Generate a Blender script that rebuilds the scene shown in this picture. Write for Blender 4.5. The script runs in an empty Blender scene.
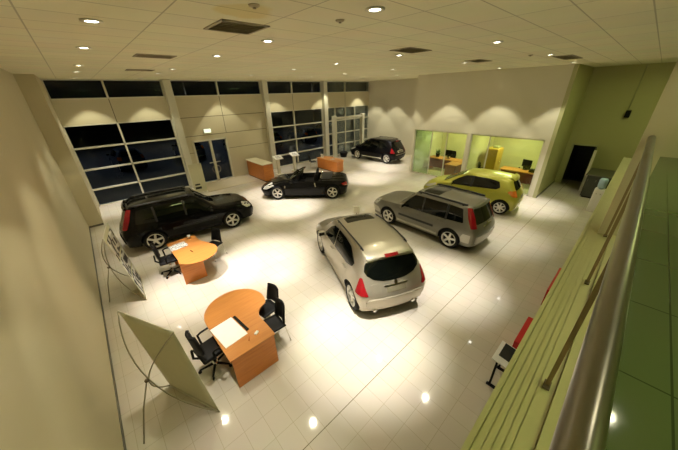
import bpy, bmesh, math, random
from mathutils import Vector, Matrix
from mathutils.bvhtree import BVHTree
random.seed(7)
R = math.radians
PI = math.pi
COL = bpy.context.scene.collection
SC = bpy.context.scene

# ------------------------------------------------------------------ materials
MATS = {}
def mat(name, rgb, rough=0.5, metal=0.0, spec=0.5, var=0.06, scale=6.0, coat=0.0, emit=None, estr=0.0, trans=0.0):
    if name in MATS: return MATS[name]
    m = bpy.data.materials.new(name); m.use_nodes = True
    nt = m.node_tree; b = nt.nodes['Principled BSDF']
    tc = nt.nodes.new('ShaderNodeTexCoord'); nz = nt.nodes.new('ShaderNodeTexNoise')
    nz.inputs['Scale'].default_value = scale; nz.inputs['Detail'].default_value = 4
    rp = nt.nodes.new('ShaderNodeMix'); rp.data_type = 'RGBA'
    lo = [max(0, c*(1-var)) for c in rgb]+[1]; hi = [min(1, c*(1+var)) for c in rgb]+[1]
    rp.inputs['A'].default_value = lo; rp.inputs['B'].default_value = hi
    nt.links.new(tc.outputs['Object'], nz.inputs['Vector'])
    nt.links.new(nz.outputs['Fac'], rp.inputs['Factor'])
    nt.links.new(rp.outputs['Result'], b.inputs['Base Color'])
    b.inputs['Roughness'].default_value = rough; b.inputs['Metallic'].default_value = metal
    b.inputs['Specular IOR Level'].default_value = spec
    b.inputs['Coat Weight'].default_value = coat; b.inputs['Coat Roughness'].default_value = 0.03
    b.inputs['Transmission Weight'].default_value = trans
    if emit:
        b.inputs['Emission Color'].default_value = list(emit)+[1]; b.inputs['Emission Strength'].default_value = estr
    MATS[name] = m
    return m

def glass_mat(name, tint=(1, 1, 1), refl=1.0, ior=1.5, rough=0.0):
    m = bpy.data.materials.new(name); m.use_nodes = True
    nt = m.node_tree; nt.nodes.clear()
    out = nt.nodes.new('ShaderNodeOutputMaterial'); mx = nt.nodes.new('ShaderNodeMixShader')
    tr = nt.nodes.new('ShaderNodeBsdfTransparent'); gl = nt.nodes.new('ShaderNodeBsdfGlossy')
    fr = nt.nodes.new('ShaderNodeFresnel'); fr.inputs['IOR'].default_value = ior
    mu = nt.nodes.new('ShaderNodeMath'); mu.operation = 'MULTIPLY'; mu.inputs[1].default_value = refl
    tr.inputs['Color'].default_value = list(tint)+[1]; gl.inputs['Roughness'].default_value = rough
    gl.inputs['Color'].default_value = (.9, .95, .9, 1)
    nt.links.new(fr.outputs[0], mu.inputs[0]); nt.links.new(mu.outputs[0], mx.inputs[0])
    nt.links.new(tr.outputs[0], mx.inputs[1]); nt.links.new(gl.outputs[0], mx.inputs[2])
    nt.links.new(mx.outputs[0], out.inputs[0])
    MATS[name] = m
    return m

def grid_mat(name, base, line, w, h, mortar, rough=0.5, spec=0.5, offx=0.0, offy=0.0, var=0.03, joint=None, stain=None):
    """square tiles laid out in world x/y, with tile-to-tile tone changes"""
    m = bpy.data.materials.new(name); m.use_nodes = True
    nt = m.node_tree; b = nt.nodes['Principled BSDF']
    geo = nt.nodes.new('ShaderNodeNewGeometry'); mp = nt.nodes.new('ShaderNodeMapping')
    mp.inputs['Location'].default_value = (-offx, -offy, 0)
    br = nt.nodes.new('ShaderNodeTexBrick'); br.offset = 0.0; br.squash = 1.0
    br.inputs['Scale'].default_value = 1.0; br.inputs['Brick Width'].default_value = w
    br.inputs['Row Height'].default_value = h; br.inputs['Mortar Size'].default_value = mortar
    br.inputs['Mortar Smooth'].default_value = 0.1; br.inputs['Bias'].default_value = 0.0
    br.inputs['Color1'].default_value = [c*(1-var) for c in base]+[1]
    br.inputs['Color2'].default_value = [min(1, c*(1+var)) for c in base]+[1]
    br.inputs['Mortar'].default_value = list(line)+[1]
    nt.links.new(geo.outputs['Position'], mp.inputs['Vector']); nt.links.new(mp.outputs[0], br.inputs['Vector'])
    nz = nt.nodes.new('ShaderNodeTexNoise'); nz.inputs['Scale'].default_value = 1.3; nz.inputs['Detail'].default_value = 5
    nt.links.new(geo.outputs['Position'], nz.inputs['Vector'])
    mx = nt.nodes.new('ShaderNodeMix'); mx.data_type = 'RGBA'; mx.blend_type = 'MULTIPLY'; mx.inputs['Factor'].default_value = 0.12
    nt.links.new(br.outputs['Color'], mx.inputs['A']); nt.links.new(nz.outputs['Color'], mx.inputs['B'])
    last = mx.outputs['Result']
    sep = nt.nodes.new('ShaderNodeSeparateXYZ'); nt.links.new(geo.outputs['Position'], sep.inputs[0])
    if joint is not None:
        a = nt.nodes.new('ShaderNodeMath'); a.operation = 'SUBTRACT'; a.inputs[1].default_value = joint
        c = nt.nodes.new('ShaderNodeMath'); c.operation = 'ABSOLUTE'
        d = nt.nodes.new('ShaderNodeMath'); d.operation = 'LESS_THAN'; d.inputs[1].default_value = 0.006
        nt.links.new(sep.outputs['Y'], a.inputs[0]); nt.links.new(a.outputs[0], c.inputs[0]); nt.links.new(c.outputs[0], d.inputs[0])
        m2 = nt.nodes.new('ShaderNodeMix'); m2.data_type = 'RGBA'
        m2.inputs['B'].default_value = (.16, .13, .08, 1)
        nt.links.new(d.outputs[0], m2.inputs['Factor']); nt.links.new(last, m2.inputs['A']); last = m2.outputs['Result']
    if stain:
        di = nt.nodes.new('ShaderNodeVectorMath'); di.operation = 'DISTANCE'; di.inputs[1].default_value = stain[:3]
        nt.links.new(geo.outputs['Position'], di.inputs[0])
        n2 = nt.nodes.new('ShaderNodeTexNoise'); n2.inputs['Scale'].default_value = 3.0
        nt.links.new(geo.outputs['Position'], n2.inputs['Vector'])
        ad = nt.nodes.new('ShaderNodeMath'); ad.operation = 'MULTIPLY_ADD'; ad.inputs[1].default_value = 0.25
        nt.links.new(n2.outputs['Fac'], ad.inputs[0]); nt.links.new(di.outputs['Value'], ad.inputs[2])
        rm = nt.nodes.new('ShaderNodeMapRange'); rm.inputs['From Min'].default_value = stain[3]; rm.inputs['From Max'].default_value = stain[3]*0.86
        nt.links.new(ad.outputs[0], rm.inputs['Value'])
        m3 = nt.nodes.new('ShaderNodeMix'); m3.data_type = 'RGBA'; m3.blend_type = 'MULTIPLY'
        m3.inputs['B'].default_value = (.93, .86, .64, 1)
        nt.links.new(rm.outputs[0], m3.inputs['Factor']); nt.links.new(last, m3.inputs['A']); last = m3.outputs['Result']
    nt.links.new(last, b.inputs['Base Color'])
    b.inputs['Roughness'].default_value = rough; b.inputs['Specular IOR Level'].default_value = spec
    MATS[name] = m
    return m

def wood_mat(name, c1, c2, rough=0.35, scale=2.2):
    m = bpy.data.materials.new(name); m.use_nodes = True
    nt = m.node_tree; b = nt.nodes['Principled BSDF']
    tc = nt.nodes.new('ShaderNodeTexCoord'); mp = nt.nodes.new('ShaderNodeMapping'); mp.inputs['Scale'].default_value = (1, 9, 9)
    nz = nt.nodes.new('ShaderNodeTexNoise'); nz.inputs['Scale'].default_value = scale; nz.inputs['Detail'].default_value = 8; nz.inputs['Distortion'].default_value = 0.6
    cr = nt.nodes.new('ShaderNodeValToRGB'); cr.color_ramp.elements[0].position = .3; cr.color_ramp.elements[1].position = .7
    cr.color_ramp.elements[0].color = list(c1)+[1]; cr.color_ramp.elements[1].color = list(c2)+[1]
    nt.links.new(tc.outputs['Object'], mp.inputs[0]); nt.links.new(mp.outputs[0], nz.inputs['Vector'])
    nt.links.new(nz.outputs['Fac'], cr.inputs[0]); nt.links.new(cr.outputs[0], b.inputs['Base Color'])
    b.inputs['Roughness'].default_value = rough
    MATS[name] = m
    return m

def text_mat(name, paper, ink, rows=14, cols=4, thresh=.5, rough=.5):
    """blocks of unreadable print: rows of dashes on paper"""
    m = bpy.data.materials.new(name); m.use_nodes = True
    nt = m.node_tree; b = nt.nodes['Principled BSDF']
    tc = nt.nodes.new('ShaderNodeTexCoord'); vo = nt.nodes.new('ShaderNodeTexVoronoi'); vo.distance = 'CHEBYCHEV'; vo.inputs['Scale'].default_value = 1.0
    mp = nt.nodes.new('ShaderNodeMapping'); mp.inputs['Scale'].default_value = (cols, cols*2.2, rows)
    cr = nt.nodes.new('ShaderNodeValToRGB'); cr.color_ramp.interpolation = 'CONSTANT'
    cr.color_ramp.elements[0].color = list(ink)+[1]; cr.color_ramp.elements[1].color = list(paper)+[1]
    cr.color_ramp.elements[1].position = thresh
    nt.links.new(tc.outputs['Object'], mp.inputs[0]); nt.links.new(mp.outputs[0], vo.inputs['Vector'])
    nt.links.new(vo.outputs['Distance'], cr.inputs[0]); nt.links.new(cr.outputs[0], b.inputs['Base Color'])
    b.inputs['Roughness'].default_value = rough
    MATS[name] = m
    return m

# surfaces of the room
grid_mat('polished_floor_tile', (.58, .525, .43), (.45, .40, .29), .31, .40, .004, rough=.06, spec=.55, offx=.05, offy=.28, var=.03, joint=1.88)
grid_mat('ceiling_tile', (.88, .84, .60), (.56, .52, .35), 1.07, .55, .008, rough=.9, spec=.1, offx=-.10, offy=.34, var=.03, stain=(1.60, 3.12, 5.36, .42))
grid_mat('mezzanine_tile', (.11, .15, .06), (.04, .06, .025), .9, .9, .006, rough=.08, spec=.5, offx=.2, offy=-.59, var=.05)
mat('cream_wall_paint', (.66, .60, .42), .75, spec=.25, var=.03, scale=1.2)
mat('olive_wall_paint', (.46, .45, .24), .75, spec=.25, var=.03, scale=1.2)
mat('white_wall_paint', (.72, .68, .55), .7, spec=.25, var=.03, scale=1.2)
mat('cladding_panel', (.62, .57, .40), .45, spec=.4, var=.03, scale=1.0)
mat('dark_joint', (.10, .09, .06), .8)
mat('aluminium_frame', (.70, .68, .56), .4, metal=.2)
mat('skirting_grey', (.14, .13, .10), .6)
mat('ledge_paint', (.54, .51, .27), .55, var=.05)
mat('steel_rail', (.30, .28, .235), .28, metal=1.0, var=.05)
mat('dark_steel', (.16, .12, .08), .45, metal=.6)
mat('post_steel', (.30, .21, .13), .45, metal=.4)
mat('asphalt', (.05, .05, .055), .8, var=.3, scale=3)
mat('black_plastic', (.006, .006, .006), .55, spec=.18)
mat('black_leather', (.008, .007, .007), .55, spec=.2)
mat('black_rubber', (.008, .008, .008), .75, spec=.2)
mat('chrome', (.75, .74, .70), .12, metal=1.0)
mat('alloy', (.72, .70, .64), .28, metal=.75)
mat('white_plastic', (.82, .80, .74), .45)
mat('paper', (.86, .85, .82), .6)
mat('night_black', (.004, .004, .004), .9)
mat('counter_grey', (.055, .055, .045), .5)
mat('door_paint', (.42, .42, .26), .5)
mat('banner_cloth', (.60, .58, .40), .8, var=.05)
mat('rod_fibreglass', (.30, .27, .18), .45)
mat('red_panel', (.55, .02, .02), .4)
mat('mat_beige', (.42, .36, .24), .9, var=.15, scale=30)
mat('blue_bottle', (.35, .50, .60), .1)
mat('plant_green', (.05, .11, .03), .6, var=.4, scale=20)
mat('vent_grey', (.42, .36, .23), .6)
mat('vent_dark', (.20, .16, .09), .8)
mat('burgundy', (.16, .018, .018), .4)
mat('lamp_glow', (1, 1, 1), .5, emit=(1, .95, .86), estr=26)
mat('fluorescent_glow', (1, 1, 1), .5, emit=(.80, 1, .45), estr=4)
mat('exit_glow', (.8, .9, .8), .5, emit=(.85, 1, .75), estr=1.0)
mat('street_glow', (1, 1, 1), .5, emit=(.75, .85, 1), estr=30)
wood_mat('cherry_wood', (.50, .155, .022), (.62, .215, .035))
wood_mat('orange_beech', (.50, .185, .04), (.58, .235, .055))
wood_mat('cabinet_beech', (.50, .30, .03), (.60, .38, .05))
glass_mat('window_glass', (.80, .84, .86), refl=.42)
glass_mat('office_glass', (.90, .96, .86), refl=.9)
glass_mat('office_glass_green', (.70, .82, .68), refl=3.0)
glass_mat('windscreen_glass', (.70, .74, .70), refl=1.2)
# car finishes
mat('champagne_paint', (.42, .38, .29), .42, metal=.7, coat=.7, var=.02)
mat('grey_paint', (.20, .19, .15), .40, metal=.65, coat=.7, var=.02)
mat('silver_cladding', (.42, .40, .33), .35, metal=.6, var=.02)
mat('lime_paint', (.43, .41, .045), .35, metal=.25, coat=.6, var=.02)
mat('black_paint', (.003, .003, .003), .12, spec=.15, coat=.16, var=.02)
mat('black_paint_soft', (.003, .003, .004), .14, spec=.15, coat=.16, var=.02)
mat('dark_blue_paint', (.03, .05, .10), .3, coat=.6)
mat('pale_paint', (.45, .45, .46), .3, metal=.4, coat=.6)
mat('car_glass', (.003, .004, .003), .03, spec=.5, var=.0)
mat('tail_red', (.25, .006, .010), .15, spec=.5, coat=.4, var=.1)
mat('lamp_lens', (.62, .60, .52), .12, metal=.3, coat=.6)
mat('orange_lens', (.62, .16, .02), .2, coat=.5)
mat('well_dark', (.008, .008, .008), .9)
mat('plate_grey', (.17, .15, .09), .5)
mat('car_trim_black', (.014, .014, .013), .5)
text_mat('printed_sheet', (.82, .81, .76), (.02, .02, .02), 90, 40, .36)
text_mat('black_print', (.70, .68, .62), (.012, .010, .010), 4.5, 3.2, .40)

# ------------------------------------------------------------------ mesh tools
class MB:
    def __init__(self): self.bm = bmesh.new(); self.mi = 0
    def _tag(self, faces, smooth=False):
        for f in faces: f.material_index = self.mi; f.smooth = smooth
    def box(self, c, s, rot=None, bevel=0.0, seg=2):
        r = bmesh.ops.create_cube(self.bm, size=1.0); vs = r['verts']
        for v in vs: v.co = Vector((v.co.x*s[0], v.co.y*s[1], v.co.z*s[2]))
        fs = list({f for v in vs for f in v.link_faces})
        if bevel > 0:
            es = list({e for v in vs for e in v.link_edges})
            rb = bmesh.ops.bevel(self.bm, geom=es, offset=bevel, segments=seg, affect='EDGES', profile=.5)
            vs = list({v for f in rb['faces'] for v in f.verts} | {v for v in vs if v.is_valid})
            fs = list({f for v in vs for f in v.link_faces})
        M = Matrix.Translation(c) @ (rot.to_4x4() if rot is not None else Matrix())
        for v in vs: v.co = M @ v.co
        self._tag(fs); return self
    def span(self, a, b, bevel=0.0):
        return self.box([(a[i]+b[i])/2 for i in range(3)], [abs(b[i]-a[i]) for i in range(3)], bevel=bevel)
    def cyl(self, p, q, r1, r2=None, n=16, smooth=True):
        p = Vector(p); q = Vector(q); r2 = r1 if r2 is None else r2
        d = (q-p); z = d.normalized(); x = z.orthogonal().normalized(); y = z.cross(x)
        a = [self.bm.verts.new(p+(x*math.cos(2*PI*i/n)+y*math.sin(2*PI*i/n))*r1) for i in range(n)]
        b = [self.bm.verts.new(q+(x*math.cos(2*PI*i/n)+y*math.sin(2*PI*i/n))*r2) for i in range(n)]
        fs = [self.bm.faces.new((a[i], a[(i+1) % n], b[(i+1) % n], b[i])) for i in range(n)]
        self._tag(fs, smooth)
        self._tag([self.bm.faces.new(a[::-1]), self.bm.faces.new(b)]); return self
    def tube(self, pts, r, n=8):
        pts = [Vector(p) for p in pts]; rings = []; prev = None
        for i, p in enumerate(pts):
            t = (pts[min(i+1, len(pts)-1)]-pts[max(i-1, 0)]).normalized()
            x = t.orthogonal().normalized() if prev is None else (prev-t*prev.dot(t)).normalized()
            prev = x; y = t.cross(x); rr = r[i] if isinstance(r, (list, tuple)) else r
            rings.append([self.bm.verts.new(p+(x*math.cos(2*PI*k/n)+y*math.sin(2*PI*k/n))*rr) for k in range(n)])
        fs = []
        for a, b in zip(rings, rings[1:]):
            fs += [self.bm.faces.new((a[k], a[(k+1) % n], b[(k+1) % n], b[k])) for k in range(n)]
        self._tag(fs, True)
        self._tag([self.bm.faces.new(rings[0][::-1]), self.bm.faces.new(rings[-1])]); return self
    def lathe(self, prof, axis='Z', c=(0, 0, 0), n=32, closed=True):
        """prof: list of (radius, height), turned about an axis through c"""
        rings = []
        for (r, h) in prof:
            ring = []
            for k in range(n):
                a = 2*PI*k/n; u, v = r*math.cos(a), r*math.sin(a)
                co = {'Z': (u, v, h), 'Y': (u, h, v), 'X': (h, u, v)}[axis]
                ring.append(self.bm.verts.new(Vector(co)+Vector(c)))
            rings.append(ring)
        fs = []
        prs = list(zip(rings, rings[1:])) + ([(rings[-1], rings[0])] if closed else [])
        for a, b in prs:
            fs += [self.bm.faces.new((a[k], a[(k+1) % n], b[(k+1) % n], b[k])) for k in range(n)]
        if not closed:
            fs.append(self.bm.faces.new(rings[0][::-1])); fs.append(self.bm.faces.new(rings[-1]))
        self._tag(fs, True); return self
    def prism(self, poly, z0, z1, bevel=0.0):
        a = [self.bm.verts.new((p[0], p[1], z0)) for p in poly]; b = [self.bm.verts.new((p[0], p[1], z1)) for p in poly]
        n = len(poly)
        fs = [self.bm.faces.new((a[i], a[(i+1) % n], b[(i+1) % n], b[i])) for i in range(n)]
        fs += [self.bm.faces.new(a[::-1]), self.bm.faces.new(b)]
        self._tag(fs); return self
    def sphere(self, c, r, sc=(1, 1, 1), u=16, v=10):
        rr = bmesh.ops.create_uvsphere(self.bm, u_segments=u, v_segments=v, radius=r)
        for w in rr['verts']: w.co = Vector((w.co.x*sc[0], w.co.y*sc[1], w.co.z*sc[2]))+Vector(c)
        self._tag(list({f for w in rr['verts'] for f in w.link_faces}), True); return self
    def sheet(self, fn, nu, nv, thick):
        """a curved panel: fn(u,v)->point; given real thickness along its normal"""
        P = [[Vector(fn(i/nu, j/nv)) for j in range(nv+1)] for i in range(nu+1)]
        N = [[None]*(nv+1) for _ in range(nu+1)]
        for i in range(nu+1):
            for j in range(nv+1):
                du = P[min(i+1, nu)][j]-P[max(i-1, 0)][j]; dv = P[i][min(j+1, nv)]-P[i][max(j-1, 0)]
                N[i][j] = du.cross(dv).normalized()
        A = [[self.bm.verts.new(P[i][j]) for j in range(nv+1)] for i in range(nu+1)]
        B = [[self.bm.verts.new(P[i][j]+N[i][j]*thick) for j in range(nv+1)] for i in range(nu+1)]
        fs = []
        for i in range(nu):
            for j in range(nv):
                fs.append(self.bm.faces.new((A[i][j], A[i][j+1], A[i+1][j+1], A[i+1][j])))
                fs.append(self.bm.faces.new((B[i][j], B[i+1][j], B[i+1][j+1], B[i][j+1])))
        for i in range(nu):
            fs.append(self.bm.faces.new((A[i][0], A[i+1][0], B[i+1][0], B[i][0])))
            fs.append(self.bm.faces.new((A[i][nv], B[i][nv], B[i+1][nv], A[i+1][nv])))
        for j in range(nv):
            fs.append(self.bm.faces.new((A[0][j], B[0][j], B[0][j+1], A[0][j+1])))
            fs.append(self.bm.faces.new((A[nu][j], A[nu][j+1], B[nu][j+1], B[nu][j])))
        self._tag(fs, True); return self
    def build(self, name, m, parent=None, label=None, kind=None, smooth_angle=None):
        bmesh.ops.recalc_face_normals(self.bm, faces=self.bm.faces[:])
        me = bpy.data.meshes.new(name); self.bm.to_mesh(me); self.bm.free()
        for x in (m if isinstance(m, (list, tuple)) else [m]): me.materials.append(MATS[x])
        o = bpy.data.objects.new(name, me); COL.objects.link(o)
        if parent: o.parent = parent
        if label: o['label'] = label
        if kind: o['kind'] = kind
        return o

def tag(o, label, cat, group=None, kind=None):
    o['label'] = label; o['category'] = cat
    if group: o['group'] = group
    if kind: o['kind'] = kind
    return o
def thing(name, label, cat, loc=(0, 0, 0), rz=0.0, group=None):
    o = bpy.data.objects.new(name, None); COL.objects.link(o); o.empty_display_size = .1
    o.location = loc; o.rotation_euler = (0, 0, rz)
    return tag(o, label, cat, group)
def struct(mb, name, m):
    return mb.build(name, m, kind='structure')
def dup(root, label, loc=None, rz=None, group=None):
    c = root.copy(); COL.objects.link(c); c['label'] = label
    if loc is not None: c.location = loc
    if rz is not None: c.rotation_euler = (0, 0, rz)
    if group: c['group'] = group
    for ch in list(root.children):
        d = ch.copy(); COL.objects.link(d); d.parent = c
        for g in list(ch.children):
            e = g.copy(); COL.objects.link(e); e.parent = d
    return c

# ------------------------------------------------------------------ camera
CAM_H = 4.6
def build_camera():
    yaw, pitch, roll, f = R(48.008), R(26.5), R(-1.513), 265.35
    v = Vector((math.cos(yaw)*math.cos(pitch), math.sin(yaw)*math.cos(pitch), -math.sin(pitch)))
    r = Vector((math.sin(yaw), -math.cos(yaw), 0)); u = r.cross(v)
    r2 = r*math.cos(roll)+u*math.sin(roll); u2 = -r*math.sin(roll)+u*math.cos(roll)
    cd = bpy.data.cameras.new('camera'); co = bpy.data.objects.new('camera', cd); COL.objects.link(co)
    cd.sensor_width = 36; cd.lens = f*36/678; cd.clip_start = .02; cd.clip_end = 300
    M = Matrix((r2, u2, -v)).transposed().to_4x4(); M.translation = (0, 0, CAM_H)
    co.matrix_world = M
    SC.camera = co
build_camera()

# ------------------------------------------------------------------ room shell
XL, YB, XO, XA, XG, ZC = -1.02, 16.5, 14.5, 18.6, 17.96, 5.36
YM = -4.5
def room():
    struct(MB().span((XL-.3, YM, -.1), (XA+.3, YB+.3, 0)), 'floor', 'polished_floor_tile')
    struct(MB().span((XL-.3, YM, ZC), (XA+.3, YB+.3, ZC+.1)), 'ceiling', 'ceiling_tile')
    struct(MB().span((XL-.3, YM, 0), (XL, YB+.3, ZC)), 'wall_left', 'cream_wall_paint')
    struct(MB().span((XL, 13.76, 0), (-.56, YB, ZC)), 'wall_corner_pier', 'cream_wall_paint')
    struct(MB().span((XA, 9.28, 0), (XA+.3, YB+.3, ZC)), 'wall_alcove', 'white_wall_paint')
    struct(MB().span((XL, YM-.2, 0), (XA+.3, YM, ZC)), 'wall_front', 'cream_wall_paint')
    # office block wall facing the showroom, with two glazed openings
    w = MB(); gt = 2.57
    w.span((XO, 2.54, gt), (XO+.15, 9.28, ZC)); w.span((XO, 2.54, 0), (XO+.15, 2.72, gt))
    w.span((XO, 5.86, 0), (XO+.15, 6.04, gt)); w.span((XO, 9.16, 0), (XO+.15, 9.28, gt))
    w.span((XO+.15, 9.13, 0), (XA, 9.28, ZC))
    struct(w, 'wall_office_block', 'white_wall_paint')
    struct(MB().span((XO+.15, 2.40, 0), (XG+.3, 2.54, ZC)).span((XO, 2.40, 0), (XO+.15, 2.54, ZC)), 'wall_side_passage', 'olive_wall_paint')
    struct(MB().span((XG, 2.54, 0), (XG+.15, 9.13, 3.0)), 'wall_office_rear', 'cream_wall_paint')
    struct(MB().span((XO+.15, 5.88, 0), (XG, 6.02, 2.98)), 'wall_office_partition', 'cream_wall_paint')
    struct(MB().span((XO+.15, 2.54, 2.98), (XG, 9.13, 3.05)), 'ceiling_office', 'ceiling_tile')
    # right hand end wall with a doorway
    g = MB()
    g.span((XG, 2.13, 0), (XG+.15, 2.40, ZC)); g.span((XG, 1.30, 1.98), (XG+.15, 2.13, ZC)); g.span((XG, YM, 0), (XG+.15, 1.30, ZC))
    struct(g, 'wall_right', 'olive_wall_paint')
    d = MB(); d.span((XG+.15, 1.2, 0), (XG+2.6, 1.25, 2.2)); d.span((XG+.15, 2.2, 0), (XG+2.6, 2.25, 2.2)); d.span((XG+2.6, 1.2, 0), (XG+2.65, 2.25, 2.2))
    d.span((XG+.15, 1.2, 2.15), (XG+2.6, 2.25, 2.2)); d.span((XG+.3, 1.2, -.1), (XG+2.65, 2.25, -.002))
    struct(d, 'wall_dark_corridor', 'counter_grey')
    f = MB(); f.span((XG-.02, 2.13, 0), (XG+.16, 2.19, 2.04)); f.span((XG-.02, 1.24, 0), (XG+.16, 1.30, 2.04)); f.span((XG-.02, 1.24, 1.98), (XG+.16, 2.19, 2.04))
    fr = struct(f, 'trim_1', 'door_paint')
    lf = MB().box((0, -.49, .99), (.04, .98, 1.96))
    leaf = struct(lf, 'door_2', 'counter_grey'); leaf.location = (XG-.05, 1.28, .005); leaf.rotation_euler = (0, 0, R(-84))
    MB().box((0, -.985, .99), (.10, .03, 1.96)).build('edge_strip', 'aluminium_frame', leaf, label='pale door edge')
    h = MB().cyl((-.02, -.76, 1.0), (-.07, -.76, 1.0), .012).cyl((-.07, -.76, 1.0), (-.07, -.64, 1.0), .012); h.build('door_handle', 'chrome', leaf)
    # skirtings
    struct(MB().span((XL, YM, 0), (XL+.015, 13.76, .07)), 'baseboard_left', 'skirting_grey')
    struct(MB().span((XL+.015, 13.745, 0), (-.56, 13.76, .07)), 'baseboard_pier', 'skirting_grey')
    struct(MB().span((XO, 2.385, 0), (XG, 2.40, .09)), 'baseboard_right', 'skirting_grey')
    struct(MB().span((XA-.015, 9.28, 0), (XA, YB, .07)), 'baseboard_alcove', 'white_wall_paint')
room()

def glazing():
    y0, y1 = YB, YB+.12
    cols = (3.72, 8.93, 13.67)
    for k, x in enumerate(cols):
        struct(MB().span((x-.17, YB-.28, 0), (x+.17, YB+.12, ZC), bevel=.02), 'trim_%d' % (k+2), 'aluminium_frame')
    struct(MB().span((XL-.3, YB+.12, ZC-.02), (XA+.3, YB+.2, ZC+.1)), 'trim_5', 'aluminium_frame')
    bays = [(-.56, 3.55, 1.31), (3.89, 8.76, 6.17), (9.10, 13.50, 10.99), (13.84, XA, 15.83)]
    zt0, zf = 4.60, 3.62
    n = 1
    def window(x0, x1, mull, z0, z1, rails):
        nonlocal n
        t = .035; f = MB()
        f.span((x0, y0, z0), (x0+.05, y1, z1)); f.span((x1-.05, y0, z0), (x1, y1, z1))
        f.span((x0, y0, z0), (x1, y1, z0+.05)); f.span((x0, y0, z1-.05), (x1, y1, z1))
        for m_ in mull: f.span((m_-t, y0-.02, z0), (m_+t, y1, z1))
        for r_ in rails: f.span((x0, y0-.02, r_-.035), (x1, y1, r_+.035))
        fo = struct(f, 'window_%d' % n, 'aluminium_frame')
        xs = [x0+.05]+[v for m_ in mull for v in (m_-t, m_+t)]+[x1-.05]
        zs = [z0+.05]+[v for r_ in rails for v in (r_-.035, r_+.035)]+[z1-.05]
        for i in range(0, len(xs), 2):
            for j in range(0, len(zs), 2):
                MB().span((xs[i], y0+.05, zs[j]), (xs[i+1], y0+.06, zs[j+1])).build('window_pane', 'window_glass', fo)
        n += 1
    def fascia(x0, x1, joints, z0, z1, hj=(), name=''):
        f = MB(); f.span((x0, YB, z0), (x1, YB+.12, z1)); f.mi = 1
        for j in joints: f.span((j-.012, YB-.004, z0), (j+.012, YB, z1))
        for h in hj: f.span((x0, YB-.004, h-.012), (x1, YB, h+.012))
        struct(f, name, ['cladding_panel', 'dark_joint'])
    for k, (x0, x1, m_) in enumerate(bays):
        window(x0, x1, [m_], zt0, ZC, [])
        if k == 1: continue
        fascia(x0, x1, [m_], zf, zt0, name='wall_back_panel_%d' % (k+1))
        if k == 3: window(x0, x1, [14.75, m_, 16.9], 0, zf, [.85, 1.72, 2.66])
        else: window(x0, x1, [m_], 0, zf, [.80, 1.72, 2.66])
    # bay two: clad wall with a double glass door
    x0, x1, m_ = bays[1]; dx0, dx1, dz = 4.20, 6.12, 2.42
    f = MB(); f.span((x0, YB, dz), (x1, YB+.12, zt0)); f.span((x0, YB, 0), (dx0, YB+.12, dz)); f.span((dx1, YB, 0), (x1, YB+.12, dz))
    f.mi = 1
    f.span((m_-.012, YB-.004, 2.66), (m_+.012, YB, zt0))
    for h in (3.60, 2.66): f.span((x0, YB-.004, h-.012), (x1, YB, h+.012))
    f.span((dx1, YB-.004, 1.78), (x1, YB, 1.80)); f.span((x0, YB-.004, 1.78), (dx0, YB, 1.80))
    struct(f, 'wall_back', ['cladding_panel', 'dark_joint'])
    d = MB(); mid = (dx0+dx1)/2
    d.span((dx0, YB-.03, 0), (dx0+.10, YB+.12, dz)); d.span((dx1-.10, YB-.03, 0), (dx1, YB+.12, dz)); d.span((dx0, YB-.03, dz-.08), (dx1, YB+.12, dz))
    d.span((mid-.07, YB-.02, 0), (mid+.07, YB+.1, dz)); d.span((dx0, YB-.02, 0), (dx1, YB+.1, .07))
    door = struct(d, 'door_1', 'aluminium_frame')
    MB().span((dx0+.1, YB+.03, .07), (mid-.07, YB+.04, dz-.08)).build('door_pane', 'window_glass', door)
    MB().span((mid+.07, YB+.03, .07), (dx1-.1, YB+.04, dz-.08)).build('door_pane', 'window_glass', door)
    MB().box((mid, YB-.04, 1.12), (.62, .03, .05), bevel=.01).build('push_bar', 'aluminium_frame', door)
    for s in (-1, 1):
        pts = [(mid+s*(.06+.17*math.sin(a)), YB-.06, .72+.20*math.cos(a)) for a in [i*PI/10 for i in range(11)]]
        MB().tube(pts, .016).build('door_handle', 'chrome', door)
    # entrance pilasters in the last bay
    for k, x in enumerate((14.2, 17.28)):
        struct(MB().span((x-.13, 15.85, 0), (x+.13, 16.15, 3.05), bevel=.015), 'trim_%d' % (k+6), 'aluminium_frame')
    struct(MB().span((14.33, 15.93, 2.80), (17.15, 16.07, 2.95), bevel=.01), 'trim_8', 'aluminium_frame')
    # office glazing
    wn = n
    def office_win(y0, y1, mull, name, mats_):
        f = MB(); zt = 2.57; a, b = XO+.05, XO+.10
        f.span((a, y0, 0), (b, y1, .06)); f.span((a, y0, zt-.05), (b, y1, zt)); f.span((a, y0, 0), (b, y0+.05, zt)); f.span((a, y1-.05, 0), (b, y1, zt))
        for m_ in mull: f.span((a, m_-.025, 0), (b, m_+.025, zt))
        fo = struct(f, name, 'aluminium_frame')
        ys = [y0+.05]+[v for m_ in mull for v in (m_-.025, m_+.025)]+[y1-.05]
        for i in range(0, len(ys), 2):
            MB().span((XO+.07, ys[i], .06), (XO+.08, ys[i+1], zt-.05)).build('window_pane', mats_[i//2], fo)
    office_win(2.72, 5.86, [4.95], 'window_%d' % wn, ['office_glass', 'office_glass'])
    office_win(6.04, 9.16, [7.15, 8.05], 'window_%d' % (wn+1), ['office_glass', 'office_glass', 'office_glass_green'])
glazing()

def outside():
    struct(MB().span((-40, YB+.35, -.16), (90, 90, -.06)), 'floor_forecourt', 'asphalt')
outside()

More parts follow.
